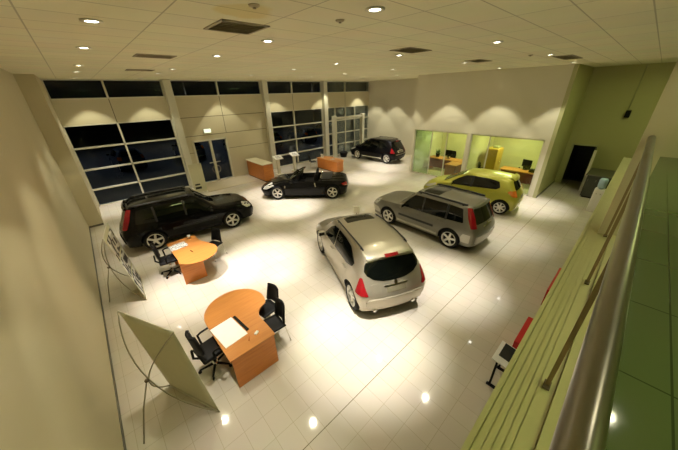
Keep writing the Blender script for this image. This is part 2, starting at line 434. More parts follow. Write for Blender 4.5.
# ------------------------------------------------------------------ mezzanine and balustrade
def mezzanine():
    m = MB(); m.span((XL, YM, 2.72), (10.3, -.20, 3.0)); struct(m, 'floor_mezzanine', 'mezzanine_tile')
    l = MB()
    l.span((XL, -.20, 2.62), (9.7, .115, 2.980))
    # boards running along the ledge with narrow gaps between them
    for (a, b, h) in ((.090, .118, 3.004), (.052, .086, 2.992), (.018, .0485, 2.992), (-.016, .0145, 2.992), (-.050, -.0195, 2.992), (-.128, -.0535, 2.992), (-.20, -.133, 3.012)):
        l.span((XL, a, 2.95), (9.7, b, h))
    struct(l, 'trim_9', 'ledge_paint')
    struct(MB().span((4.24, -.20, 2.985), (4.54, -.012, ZC)), 'wall_mezzanine_nib', 'cream_wall_paint')
    struct(MB().span((10.3, YM, 2.72), (10.45, -.20, ZC)), 'wall_mezzanine_end', 'cream_wall_paint')
    t = thing('balustrade', 'brushed steel handrail on flat posts along the ribbed mezzanine ledge', 'railing', (1.6, -.083, 3.0))
    r = MB(); pts = [(x-1.6, 0, 1.11) for x in (-1.0, 0, 1, 2, 3, 4.238)]
    r.tube(pts, .0285, n=24).build('handrail', 'steel_rail', t)
    for x in (.19, 1.56, 2.93, 4.17):
        p = MB(); p.box((x-1.6, -.004, .55), (.014, .022, 1.08)); p.build('post', 'post_steel', t)
        MB().box((x-1.6, -.004, .008), (.07, .035, .012), bevel=.003).build('base_plate', 'dark_steel', t)
mezzanine()

# ------------------------------------------------------------------ cars
def pchip(xs, ys, x):
    n = len(xs)
    h = [xs[i+1]-xs[i] for i in range(n-1)]; d = [(ys[i+1]-ys[i])/h[i] for i in range(n-1)]
    m = [0.0]*n
    for i in range(1, n-1):
        if d[i-1]*d[i] > 0:
            w1 = 2*h[i]+h[i-1]; w2 = h[i]+2*h[i-1]; m[i] = (w1+w2)/(w1/d[i-1]+w2/d[i])
    m[0] = d[0]; m[-1] = d[-1]
    for i in range(n-1):
        if x <= xs[i+1] or i == n-2:
            t = (x-xs[i])/h[i]; t2 = t*t; t3 = t2*t
            return (2*t3-3*t2+1)*ys[i]+(t3-2*t2+t)*h[i]*m[i]+(-2*t3+3*t2)*ys[i+1]+(t3-t2)*h[i]*m[i+1]
def crom(pts, sub):
    out = []
    n = len(pts)
    for i in range(n-1):
        p0 = pts[max(i-1, 0)]; p1 = pts[i]; p2 = pts[i+1]; p3 = pts[min(i+2, n-1)]
        for k in range(sub):
            t = k/sub
            a = .5*((2*p1)+(p2-p0)*t+(2*p0-5*p1+4*p2-p3)*t*t+(3*p1-p0-3*p2+p3)*t*t*t)
            out.append(a)
    out.append(pts[-1]); return out

KEYS = ('xt', 'xb', 'xm', 'xs', 'zt', 'dr', 'wt', 'zb', 'wb', 'zm', 'wm', 'zs', 'ws', 'zf')
def body_shell(stations, nsec=76, sub=4, ncap=8):
    """closed body surface lofted through cross sections from tail to nose"""
    us = [sum(s[:4])/4 for s in stations]
    tot = us[-1]-us[0]
    samp = []
    for i in range(len(us)-1):
        k = max(3, int(round(nsec*(us[i+1]-us[i])/tot)))
        samp += [us[i]+(us[i+1]-us[i])*j/k for j in range(k)]
    samp.append(us[-1])
    bm = bmesh.new(); rows = []
    for u in samp:
        s = dict(zip(KEYS, [pchip(us, [st[j] for st in stations], u) for j in range(len(KEYS))]))
        e = Vector((s['xt'], s['wt'], s['zt']-s['dr'])); b = Vector((s['xb'], s['wb'], s['zb']))
        mid = e.lerp(b, .5); mid.y += .018
        hp = [Vector((s['xt'], 0, s['zt'])), Vector((s['xt'], .5*s['wt'], s['zt']-.16*s['dr'])),
              Vector((s['xt'], .84*s['wt'], s['zt']-.48*s['dr'])), e, mid, b,
              Vector((s['xm'], s['wm'], s['zm'])), Vector((s['xs'], s['ws'], s['zs'])),
              Vector((s['xs'], s['ws']-.07, s['zf'])), Vector((s['xs'], 0, s['zf']))]
        rows.append(crom(hp, sub))
    L = []; Rr = []
    for hp in rows:
        l = [bm.verts.new(p) for p in hp]
        r = [l[0]]+[bm.verts.new((p.x, -p.y, p.z)) for p in hp[1:-1]]+[l[-1]]
        L.append(l); Rr.append(r)
    m = len(L[0])
    for i in range(len(L)-1):
        for j in range(m-1):
            bm.faces.new((L[i][j], L[i+1][j], L[i+1][j+1], L[i][j+1]))
            bm.faces.new((Rr[i][j], Rr[i][j+1], Rr[i+1][j+1], Rr[i+1][j]))
    for end, sgn in ((0, -1), (len(L)-1, 1)):
        l, r = L[end], Rr[end]; prev = None
        for j in range(1, m-1):
            row = [l[j]]
            for k in range(1, ncap):
                t = k/ncap; p = l[j].co.lerp(r[j].co, t)
                w = min(abs(l[j].co.y), .8)
                p.x += sgn*.10*w*(1-(2*t-1)**2)
                row.append(bm.verts.new(p))
            row.append(r[j])
            if prev is None:
                for k in range(ncap): bm.faces.new((l[0], row[k], row[k+1]))
            else:
                for k in range(ncap): bm.faces.new((prev[k], row[k], row[k+1], prev[k+1]))
            prev = row
        for k in range(ncap): bm.faces.new((prev[k], l[m-1], prev[k+1]))
    bmesh.ops.recalc_face_normals(bm, faces=bm.faces[:])
    for f in bm.faces: f.smooth = True
    return bm

def boolean_cut(obj, cutters):
    for c in cutters:
        md = obj.modifiers.new('cut', 'BOOLEAN'); md.operation = 'DIFFERENCE'; md.object = c; md.solver = 'EXACT'
    dg = bpy.context.evaluated_depsgraph_get()
    me = bpy.data.meshes.new_from_object(obj.evaluated_get(dg))
    obj.modifiers.clear(); old = obj.data; obj.data = me; bpy.data.meshes.remove(old)
    for c in cutters:
        m_ = c.data; bpy.data.objects.remove(c); bpy.data.meshes.remove(m_)

class Car:
    def __init__(self, name, label, cat, paint, stations, wb, wheel_r, track, arch_r=None, wheel_w=.23, spokes=5, group=None):
        self.root = thing(name, label, cat, group=group)
        self.paint = paint; self.wb = wb; self.wr = wheel_r; self.track = track
        bm = body_shell(stations)
        self.bvh = BVHTree.FromBMesh(bm)
        me = bpy.data.meshes.new('body'); bm.to_mesh(me); bm.free()
        me.materials.append(MATS[paint]); me.materials.append(MATS['well_dark'])
        self.body = bpy.data.objects.new('body', me); COL.objects.link(self.body)
        ar = arch_r or wheel_r+.055
        cut = []
        for x in (-wb/2, wb/2):
            for s in (-1, 1):
                c = MB(); c.cyl((x, s*(track/2-.17), wheel_r+.005), (x, s*1.3, wheel_r+.005), ar, n=40)
                cut.append(c.build('cutter', paint))
        self.cut = cut; self.ar = ar; self.extra_dark = None
        self.wheel_w = wheel_w; self.spokes = spokes
    def finish_body(self, more=(), dark=None):
        bpy.context.view_layer.update()
        boolean_cut(self.body, list(self.cut)+list(more))
        for p in self.body.data.polygons:
            c = p.center; p.use_smooth = True
            for x in (-self.wb/2, self.wb/2):
                if (c.x-x)**2+(c.z-self.wr)**2 < (self.ar+.004)**2 and self.track/2-.2 < abs(c.y):
                    r = math.hypot(c.x-x, c.z-self.wr)
                    if abs(r-self.ar) < .012 and abs(p.normal.y) < .5 or abs(abs(c.y)-(self.track/2-.17)) < .01:
                        p.material_index = 1; p.use_smooth = False
            if dark and dark(c, p.normal): p.material_index = 1
        bm = bmesh.new(); bm.from_mesh(self.body.data)
        for e in bm.edges:
            if len(e.link_faces) == 2 and e.calc_face_angle(0) > R(50): e.smooth = False
        bm.to_mesh(self.body.data); bm.free()
        self.body.parent = self.root
        self.body.name = 'body'
    def hit(self, o, d):
        loc, n, i, dist = self.bvh.ray_cast(Vector(o), Vector(d))
        if loc is None:
            loc, n, i, dist = self.bvh.find_nearest(Vector(o)+Vector(d)*8)
        return loc, n
    def patch(self, name, poly, proj, m, parent=None, off=.006, thick=.02, res=.07, label=None):
        """a panel cut to an outline and bent to the body surface, with real thickness"""
        bm = bmesh.new()
        vs = [bm.verts.new((p[0], p[1], 0)) for p in poly]; bm.faces.new(vs)
        for ax in (0, 1):
            lo = min(p[ax] for p in poly); hi = max(p[ax] for p in poly); k = max(1, int((hi-lo)/res))
            for i in range(1, k+1):
                pl = lo+(hi-lo)*i/(k+1); no = Vector((1, 0, 0)) if ax == 0 else Vector((0, 1, 0))
                bmesh.ops.bisect_plane(bm, geom=bm.verts[:]+bm.edges[:]+bm.faces[:], plane_co=no*pl, plane_no=no)
        far = 8
        O = {}
        for v in bm.verts:
            a, b = v.co.x, v.co.y
            if proj == 'left': o, d = (a, far, b), (0, -1, 0)
            elif proj == 'right': o, d = (a, -far, b), (0, 1, 0)
            elif proj in ('rear_left', 'rear_right', 'front_left', 'front_right'):
                # a = distance outwards along the corner's face, b = height
                q = .70711; sx = -1 if proj.startswith('rear') else 1; sy = 1 if proj.endswith('left') else -1
                o, d = (sx*far*q-sx*a*q, sy*far*q+sy*a*q, b), (-sx*q, -sy*q, 0)
            elif proj == 'rear': o, d = (-far, a, b), (1, 0, 0)
            elif proj == 'front': o, d = (far, a, b), (-1, 0, 0)
            else: o, d = (a, b, far), (0, 0, -1)
            loc, n = self.hit(o, d); d = Vector(d)
            nn = n if n.dot(-d) > 0 else -n
            dirv = (nn*.6-d*.4).normalized()
            O[v] = (loc+dirv*off, loc+dirv*(off-thick))
        bo = bmesh.new(); A = {}; B = {}
        for v in bm.verts: A[v] = bo.verts.new(O[v][0]); B[v] = bo.verts.new(O[v][1])
        for f in bm.faces:
            g = bo.faces.new([A[v] for v in f.verts]); g.smooth = True
            bo.faces.new([B[v] for v in reversed(f.verts)])
        for e in bm.edges:
            if len(e.link_faces) == 1:
                a, b = e.verts; bo.faces.new((A[a], A[b], B[b], B[a]))
        bmesh.ops.recalc_face_normals(bo, faces=bo.faces[:])
        for e in bo.edges:
            if len(e.link_faces) == 2 and e.calc_face_angle(0) > R(50): e.smooth = False
        me = bpy.data.meshes.new(name); bo.to_mesh(me); bo.free(); bm.free()
        me.materials.append(MATS[m]); o = bpy.data.objects.new(name, me); COL.objects.link(o)
        o.parent = parent or self.root
        if label: o['label'] = label
        return o
    def both(self, name, poly, m, parent=None, **k):
        return [self.patch(name, poly, s, m, parent, **k) for s in ('left', 'right')]
    def rail(self, pts, side, off, r=.016, m='car_trim_black', name='roof_rail'):
        """bar standing just clear of the roof"""
        P = []
        for (x, y) in pts:
            loc, n = self.hit((x, side*y, 8), (0, 0, -1)); P.append(loc+Vector((0, 0, off)))
        b = MB(); b.tube(P, r)
        for q in (P[1], P[-2]): b.cyl(q-Vector((0, 0, off+.01)), q, r*1.2)
        return b.build(name, m, self.root)
    def wheels(self, rim='alloy', style='star'):
        r, w = self.wr, self.wheel_w; ri = r*.70
        t = MB()
        t.lathe([(ri, -w/2+.02), (r-.05, -w/2), (r-.012, -w/2+.03), (r, -w/2+.06), (r, w/2-.06), (r-.012, w/2-.03), (r-.05, w/2), (ri, w/2-.02)], 'Y', n=36)
        t.mi = 1; t.lathe([(ri+.01, -.03), (ri+.01, .0), (.02, .0), (.02, -.03)], 'Y', n=24)
        tyre = t.build('wheel', ['black_rubber', 'well_dark'], self.root)
        q = MB(); o = w/2-.028
        q.lathe([(ri+.004, -w/2+.03), (ri+.012, o+.012), (ri-.018, o+.010), (ri-.022, -w/2+.03)], 'Y', n=36)
        q.cyl((0, o-.055, 0), (0, o-.004, 0), r*.18, r*.15, n=20)
        for i in range(self.spokes):
            a = 2*PI*i/self.spokes
            if style == 'twin':
                for da in (-.13, .13):
                    q.box((math.sin(a+da)*ri*.56, o-.025, math.cos(a+da)*ri*.56), (.032, .03, ri*.92), Matrix.Rotation(a+da*.5, 3, 'Y'), bevel=.006, seg=1)
            else:
                q.box((math.sin(a)*ri*.56, o-.025, math.cos(a)*ri*.56), (ri*.30, .032, ri*.92), Matrix.Rotation(a, 3, 'Y'), bevel=.012, seg=1)
        alloy = q.build('alloy_rim', rim, tyre)
        first = True
        for x in (-self.wb/2, self.wb/2):
            for s in (1, -1):
                if first: wo, ro = tyre, alloy; first = False
                else:
                    wo = tyre.copy(); COL.objects.link(wo); wo.parent = self.root
                    ro = alloy.copy(); COL.objects.link(ro); ro.parent = wo
                wo.location = (x, s*(self.track/2), r); wo.rotation_euler = (0, R(11+17*x), 0 if s > 0 else PI)
    def mirror(self, x, z, y, m, parent=None):
        for s, side in ((1, 'left'), (-1, 'right')):
            b = MB(); b.box((x, s*(y+.10), z+.03), (.13, .22, .15), bevel=.045, seg=3); b.box((x+.03, s*(y-.0), z-.02), (.07, .12, .05), bevel=.01)
            for f in b.bm.faces: f.smooth = True
            mo = b.build('side_mirror', m, self.root)
            MB().box((x-.066, s*(y+.10), z+.03), (.006, .17, .105), bevel=.002).build('mirror_glass', 'car_glass', mo)
    def handle(self, x, z, side, door, m):
        loc, n = self.hit((x, 8 if side == 'left' else -8, z), (0, -1 if side == 'left' else 1, 0))
        s = 1 if side == 'left' else -1
        b = MB(); b.tube([loc+Vector((-.09, s*.006, -.004)), loc+Vector((-.07, s*.035, 0)), loc+Vector((.07, s*.035, 0)), loc+Vector((.09, s*.006, -.004))], .014)
        b.build('door_handle', m, door)
    def place(self, x, y, heading_deg, k=1.0):
        self.root.scale = (k, k, k)
        self.root.location = (x, y, 0); self.root.rotation_euler = (0, 0, R(heading_deg))

def rounded(poly, r, n=4):
    """outline with its corners rounded"""
    out = []; k = len(poly)
    for i in range(k):
        p = Vector(poly[i]); a = Vector(poly[i-1]); b = Vector(poly[(i+1) % k])
        la = (a-p).length; lb = (b-p).length; d = min(r, la*.45, lb*.45)
        s = p+(a-p).normalized()*d; e = p+(b-p).normalized()*d
        for j in range(n+1):
            t = j/n; out.append(tuple(s*(1-t)**2+p*2*t*(1-t)+e*t*t))
    return out
def mirrored(half):
    """close a left-right symmetric outline given its y>=0 half, listed bottom to top as (y,z)"""
    return half+[(-y, z) for (y, z) in reversed(half) if y > 1e-6]

# ---- the rounded crossover (silver in front, black in the alcove)
def crossover(label, paint, trim, glass='car_glass', name='crossover_car'):
    st = [  # xt xb xm xs zt dr wt zb wb zm wm zs ws zf
        (-1.64, -1.86, -2.02, -1.98, 1.555, .07, .57, 1.06, .70, .70, .76, .40, .70, .30),
        (-1.58, -1.79, -1.95, -1.91, 1.585, .075, .61, 1.07, .80, .70, .87, .38, .82, .27),
        (-1.44, -1.58, -1.70, -1.68, 1.635, .085, .635, 1.08, .85, .70, .935, .34, .87, .25),
        (-1.20, -1.22, -1.25, -1.25, 1.685, .09, .635, 1.06, .865, .70, .945, .33, .88, .24),
        (-.50, -.50, -.50, -.50, 1.70, .09, .65, 1.02, .87, .68, .935, .32, .885, .23),
        (.10, .10, .10, .10, 1.685, .09, .65, .99, .87, .67, .93, .32, .885, .23),
        (.55, .55, .55, .55, 1.62, .085, .64, .97, .868, .66, .93, .32, .885, .23),
        (.95, .95, .95, .95, 1.39, .075, .66, .96, .862, .66, .935, .32, .885, .23),
        (1.36, 1.36, 1.36, 1.36, 1.105, .05, .70, .95, .85, .66, .94, .32, .88, .23),
        (1.80, 1.82, 1.85, 1.85, 1.01, .055, .66, .88, .82, .64, .92, .32, .85, .23),
        (2.12, 2.14, 2.20, 2.16, .90, .055, .56, .78, .70, .58, .80, .30, .75, .23),
        (2.26, 2.28, 2.36, 2.30, .80, .05, .42, .70, .55, .54, .64, .30, .60, .24)]
    c = Car(name, label, 'car', paint, st, 2.825, .375, 1.61, spokes=6)
    c.finish_body()
    c.wheels()
    # glazing and doors
    for side in ('left', 'right'):
        fd = c.patch('front_door', rounded([(-.02, .40), (.96, .40), (1.02, .70), (.98, .955), (-.08, 1.02)], .05), side, paint, off=.004, thick=.014)
        rd = c.patch('rear_door', rounded([(-.05, .40), (-.12, 1.02), (-1.05, 1.08), (-1.12, .95), (-.86, .62), (-.78, .40)], .05), side, paint, off=.004, thick=.014)
        c.patch('front_window', rounded([(.0, 1.06), (.93, 1.01), (.58, 1.36), (.33, 1.50), (.0, 1.545)], .03), side, glass, fd, off=.010)
        c.patch('rear_window', rounded([(-.06, 1.065), (-.06, 1.545), (-.55, 1.555), (-.95, 1.51), (-1.36, 1.29), (-1.30, 1.18), (-1.0, 1.105)], .03), side, glass, rd, off=.010)
        c.handle(.10, .935, side, fd, paint); c.handle(-.93, .985, side, rd, paint)
        c.patch('sill_trim', [(-.95, .30), (.95, .30), (.95, .37), (-.95, .37)], side, trim, off=.012)
        c.patch('tail_lamp', rounded([(-.93, .77), (-.58, .79), (-.62, .96), (-.66, 1.14), (-.72, 1.14), (-.82, .96)], .03), 'rear_'+side, 'tail_red', off=.016, thick=.03, res=.04)
        c.patch('headlamp', rounded([(1.62, .88), (1.70, .93), (2.10, .80), (2.22, .70), (2.10, .66), (1.85, .74)], .03), side, 'lamp_lens', off=.008, res=.05)
    c.patch('windscreen', rounded([(1.30, -.70), (1.36, 0), (1.30, .70), (.64, .575), (.68, 0), (.64, -.575)], .05), 'top', glass, off=.008)
    c.patch('sunroof', rounded([(.46, -.40), (.46, .40), (.02, .43), (.02, -.43)], .06), 'top', glass, off=.006)
    half = [(0, 1.035), (.30, 1.05), (.52, 1.10), (.66, 1.19), (.70, 1.27), (.665, 1.38), (.62, 1.44), (.30, 1.475), (0, 1.485)]
    c.patch('tailgate_window', mirrored(half), 'rear', glass, off=.012, res=.06)
    c.patch('spoiler_lip', mirrored([(0, 1.535), (.30, 1.53), (.58, 1.485), (.59, 1.515), (.30, 1.56), (0, 1.565)]), 'rear', paint, off=.05, thick=.07)
    c.patch('high_brake_lamp', [(-.17, 1.525), (.17, 1.525), (.17, 1.56), (-.17, 1.56)], 'rear', 'tail_red', off=.062, thick=.03)
    c.patch('tailgate', rounded([(-.60, .72), (.60, .72), (.62, 1.0), (.30, 1.03), (-.30, 1.03), (-.62, 1.0)], .05), 'rear', paint, off=.006, thick=.016)
    c.patch('plate_recess', rounded([(-.36, .78), (.36, .78), (.36, .93), (-.36, .93)], .02), 'rear', trim, off=.010)
    c.patch('registration_plate', [(-.24, .80), (.24, .80), (.24, .905), (-.24, .905)], 'rear', 'plate_grey', off=.018)
    c.patch('tailgate_handle', rounded([(-.30, .925), (.30, .925), (.30, .955), (-.30, .955)], .01), 'rear', 'chrome', off=.026)
    c.patch('badge', [(.05*math.cos(i*PI/6), .995+.045*math.sin(i*PI/6)) for i in range(12)], 'rear', 'chrome', off=.022)
    c.patch('rear_bumper', rounded([(-.74, .42), (.74, .42), (.76, .64), (.66, .69), (-.66, .69), (-.76, .64)], .05), 'rear', paint, off=.03, thick=.05)
    c.patch('bumper_step', rounded([(-.70, .655), (.70, .655), (.64, .695), (-.64, .695)], .015), 'rear', trim, off=.045, thick=.04)
    c.patch('grille', rounded([(-.42, .60), (.42, .60), (.36, .76), (-.36, .76)], .03), 'front', 'chrome', off=.01)
    c.patch('lower_grille', rounded([(-.5, .36), (.5, .36), (.46, .50), (-.46, .50)], .03), 'front', 'car_trim_black', off=.008)
    for s in (1, -1):
        MB().cyl((-1.80, s*.52, .31), (-2.03, s*.52, .29), .045, n=18).build('exhaust_pipe', 'chrome', c.root)
        c.rail([(.35, .60), (.25, .60), (-.3, .61), (-.9, .60), (-1.3, .585), (-1.4, .58)], s, .035, r=.018)
    c.mirror(.82, 1.03, .90, paint)
    return c

# ---- the boxy off-roader with tall tail lamps (grey and black)
def boxy(label, paint, lower, glass='car_glass', name='boxy_off_roader'):
    st = [
        (-1.80, -2.02, -2.12, -2.10, 1.55, .05, .55, 1.00, .68, .72, .72, .44, .69, .32),
        (-1.76, -1.96, -2.06, -2.04, 1.575, .055, .61, 1.00, .77, .72, .82, .42, .79, .29),
        (-1.65, -1.80, -1.86, -1.86, 1.60, .055, .64, 1.00, .815, .72, .87, .38, .84, .27),
        (-1.30, -1.30, -1.30, -1.30, 1.62, .055, .65, .99, .83, .72, .88, .36, .85, .26),
        (-.5, -.5, -.5, -.5, 1.63, .055, .66, .98, .835, .70, .88, .36, .85, .26),
        (-.02, -.02, -.02, -.02, 1.62, .055, .66, .97, .835, .70, .88, .36, .85, .26),
        (.24, .24, .24, .24, 1.585, .055, .65, .965, .83, .70, .88, .36, .85, .26),
        (.45, .45, .45, .45, 1.42, .05, .66, .96, .83, .70, .88, .36, .85, .26),
        (.88, .88, .88, .88, 1.06, .035, .72, .955, .825, .70, .88, .36, .85, .26),
        (1.04, 1.04, 1.04, 1.04, 1.025, .035, .72, .95, .82, .70, .88, .36, .85, .26),
        (1.60, 1.62, 1.64, 1.64, .99, .04, .71, .91, .81, .69, .87, .36, .83, .26),
        (2.02, 2.04, 2.08, 2.06, .925, .05, .64, .84, .74, .66, .80, .34, .77, .26),
        (2.15, 2.17, 2.25, 2.21, .84, .05, .54, .77, .60, .60, .68, .34, .64, .27)]
    c = Car(name, label, 'car', paint, st, 2.625, .35, 1.53, spokes=5, wheel_w=.22)
    c.finish_body(); c.wheels()
    for side in ('left', 'right'):
        fd = c.patch('front_door', rounded([(-.14, .44), (.78, .44), (.84, .70), (.80, .965), (-.20, .98)], .04), side, paint, off=.004, thick=.014)
        rd = c.patch('rear_door', rounded([(-.18, .44), (-.24, .98), (-1.04, .99), (-1.06, .86), (-.86, .62), (-.80, .44)], .04), side, paint, off=.004, thick=.014)
        c.patch('front_window', rounded([(-.16, 1.00), (.72, .99), (.42, 1.31), (.24, 1.48), (.10, 1.50), (-.16, 1.505)], .02), side, glass, fd, off=.012)
        c.patch('rear_window', rounded([(-.20, 1.00), (-.20, 1.505), (-1.03, 1.50), (-1.06, 1.01)], .02), side, glass, rd, off=.012)
        c.patch('window_pillar_trim', [(-.21, .99), (-.15, .99), (-.15, 1.505), (-.21, 1.505)], side, 'car_trim_black', off=.016)
        c.patch('window_pillar_trim', [(-1.12, 1.0), (-1.05, 1.0), (-1.05, 1.50), (-1.12, 1.50)], side, 'car_trim_black', off=.016)
        c.patch('quarter_window', rounded([(-1.10, 1.02), (-1.10, 1.50), (-1.55, 1.47), (-1.68, 1.05)], .04), side, glass, off=.012)
        c.handle(-.04, .90, side, fd, paint); c.handle(-.92, .91, side, rd, paint)
        c.patch('side_moulding', [(-.70, .60), (.78, .60), (.78, .67), (-.70, .67)], side, 'car_trim_black', off=.022, thick=.03)
        c.patch('sill_trim', [(-.86, .34), (.86, .34), (.86, .43), (-.86, .43)], side, lower, off=.014)
        c.patch('tail_lamp', rounded([(-1.0, .93), (-.80, .93), (-.73, 1.20), (-.71, 1.53), (-.84, 1.53), (-.93, 1.25)], .03), 'rear_'+side, 'tail_red', off=.018, thick=.03, res=.04)
        c.patch('headlamp', rounded([(1.78, .88), (1.82, .94), (2.08, .86), (2.16, .72), (1.95, .72)], .03), side, 'lamp_lens', off=.008, res=.05)
        c.patch('front_bumper_side', rounded([(1.76, .38), (2.24, .38), (2.26, .62), (1.84, .62), (1.74, .5)], .03), side, lower, off=.006)
        c.patch('rear_bumper_side', rounded([(-1.98, .42), (-1.72, .42), (-1.70, .60), (-1.76, .72), (-2.0, .72)], .03), side, lower, off=.008)
    c.patch('windscreen', rounded([(.84, -.70), (.90, 0), (.84, .70), (.28, .60), (.30, 0), (.28, -.60)], .05), 'top', glass, off=.008)
    c.patch('sunroof', rounded([(.08, -.44), (.08, .44), (-.55, .46), (-.55, -.46)], .06), 'top', glass, off=.006)
    c.patch('tailgate', rounded([(-.56, .70), (.56, .70), (.56, 1.03), (-.56, 1.03)], .04), 'rear', paint, off=.006)
    c.patch('tailgate_window', rounded([(-.62, 1.03), (.62, 1.03), (.55, 1.49), (-.55, 1.49)], .07), 'rear', glass, off=.010)
    c.patch('spoiler_lip', rounded([(-.54, 1.50), (.54, 1.50), (.52, 1.55), (-.52, 1.55)], .02), 'rear', paint, off=.06, thick=.08)
    c.patch('rear_bumper', rounded([(-.68, .40), (.68, .40), (.70, .66), (-.70, .66)], .04), 'rear', lower, off=.03, thick=.05)
    c.patch('registration_plate', [(-.26, .78), (.26, .78), (.26, .89), (-.26, .89)], 'rear', 'plate_grey', off=.016)
    c.patch('tailgate_handle', rounded([(-.30, .905), (.30, .905), (.30, .94), (-.30, .94)], .01), 'rear', 'chrome', off=.018)
    c.patch('badge', [(.05*math.cos(i*PI/6), .99+.045*math.sin(i*PI/6)) for i in range(12)], 'rear', 'chrome', off=.016)
    c.patch('grille', rounded([(-.40, .66), (.40, .66), (.36, .82), (-.36, .82)], .03), 'front', 'chrome', off=.01)
    c.patch('lower_grille', rounded([(-.5, .38), (.5, .38), (.46, .52), (-.46, .52)], .03), 'front', 'car_trim_black', off=.008)
    for s in (1, -1):
        c.rail([(.16, .62), (.05, .63), (-.5, .645), (-1.1, .64), (-1.5, .63), (-1.64, .62)], s, .04, r=.032)
    c.mirror(.62, 1.02, .87, paint)
    return c

# ---- the small lime hatchback
def hatch(label, paint, glass='car_glass', name='hatchback_car', group=None):
    st = [
        (-1.50, -1.69, -1.83, -1.79, 1.44, .07, .48, 1.00, .62, .66, .70, .36, .67, .26),
        (-1.42, -1.61, -1.75, -1.72, 1.465, .075, .55, 1.01, .73, .66, .80, .33, .77, .23),
        (-1.20, -1.36, -1.48, -1.46, 1.50, .08, .58, 1.01, .785, .66, .848, .28, .81, .20),
        (-.80, -.82, -.85, -.85, 1.53, .085, .59, .99, .80, .64, .855, .26, .82, .19),
        (-.20, -.20, -.20, -.20, 1.535, .085, .60, .95, .80, .62, .85, .26, .82, .18),
        (.25, .25, .25, .25, 1.50, .085, .59, .93, .80, .61, .85, .26, .82, .18),
        (.60, .60, .60, .60, 1.36, .075, .60, .92, .80, .61, .85, .26, .82, .18),
        (1.00, 1.00, 1.00, 1.00, 1.13, .06, .64, .91, .79, .61, .85, .26, .82, .18),
        (1.28, 1.28, 1.28, 1.28, 1.00, .05, .66, .88, .78, .61, .85, .26, .81, .18),
        (1.68, 1.70, 1.74, 1.72, .90, .055, .62, .79, .75, .58, .83, .26, .78, .18),
        (1.98, 2.00, 2.06, 2.02, .77, .055, .50, .67, .62, .50, .70, .25, .66, .18),
        (2.09, 2.11, 2.17, 2.12, .68, .05, .38, .60, .46, .47, .55, .25, .50, .19)]
    c = Car(name, label, 'car', paint, st, 2.60, .31, 1.48, spokes=7, wheel_w=.20, group=group)
    c.finish_body(); c.wheels()
    for side in ('left', 'right'):
        fd = c.patch('front_door', rounded([(-.02, .32), (.90, .32), (.96, .62), (.90, .90), (-.08, .94)], .04), side, paint, off=.004, thick=.014)
        rd = c.patch('rear_door', rounded([(-.06, .32), (-.12, .94), (-.98, .97), (-1.0, .82), (-.86, .58), (-.80, .32)], .04), side, paint, off=.004, thick=.014)
        c.patch('front_window', rounded([(-.02, .975), (.93, .94), (.55, 1.22), (.24, 1.38), (-.02, 1.405)], .025), side, glass, fd, off=.010)
        c.patch('rear_window', rounded([(-.08, .98), (-.08, 1.405), (-.70, 1.39), (-1.05, 1.33), (-1.14, 1.13), (-1.02, 1.04)], .025), side, glass, rd, off=.010)
        c.patch('window_pillar_trim', [(-.09, .965), (-.01, .965), (-.01, 1.405), (-.09, 1.405)], side, 'car_trim_black', off=.014)
        c.handle(.06, .86, side, fd, paint); c.handle(-.88, .895, side, rd, paint)
        c.patch('tail_lamp', rounded([(-.84, .80), (-.60, .84), (-.46, .98), (-.52, 1.05), (-.80, 1.05)], .03), 'rear_'+side, 'orange_lens', off=.014, thick=.03, res=.04)
        c.patch('headlamp', rounded([(1.45, .80), (1.50, .86), (1.95, .70), (2.02, .60), (1.80, .62)], .03), side, 'lamp_lens', off=.008, res=.05)
    c.patch('windscreen', rounded([(1.18, -.64), (1.25, 0), (1.18, .64), (.36, .53), (.40, 0), (.36, -.53)], .05), 'top', glass, off=.008)
    c.patch('tailgate_window', rounded([(-.56, 1.05), (.56, 1.05), (.46, 1.37), (-.46, 1.37)], .06), 'rear', glass, off=.010)
    c.patch('tailgate', rounded([(-.54, .60), (.54, .60), (.56, 1.02), (-.56, 1.02)], .05), 'rear', paint, off=.006)
    c.patch('spoiler_lip', rounded([(-.46, 1.39), (.46, 1.39), (.44, 1.45), (-.44, 1.45)], .02), 'rear', paint, off=.07, thick=.09)
    c.patch('rear_bumper', rounded([(-.66, .32), (.66, .32), (.68, .56), (-.68, .56)], .05), 'rear', paint, off=.025, thick=.05)
    c.patch('registration_plate', [(-.26, .68), (.26, .68), (.26, .79), (-.26, .79)], 'rear', 'plate_grey', off=.016)
    c.patch('grille', rounded([(-.36, .50), (.36, .50), (.30, .62), (-.30, .62)], .02), 'front', 'chrome', off=.01)
    c.patch('lower_grille', rounded([(-.46, .26), (.46, .26), (.42, .40), (-.42, .40)], .03), 'front', 'car_trim_black', off=.008)
    c.mirror(.78, .97, .83, paint)
    return c

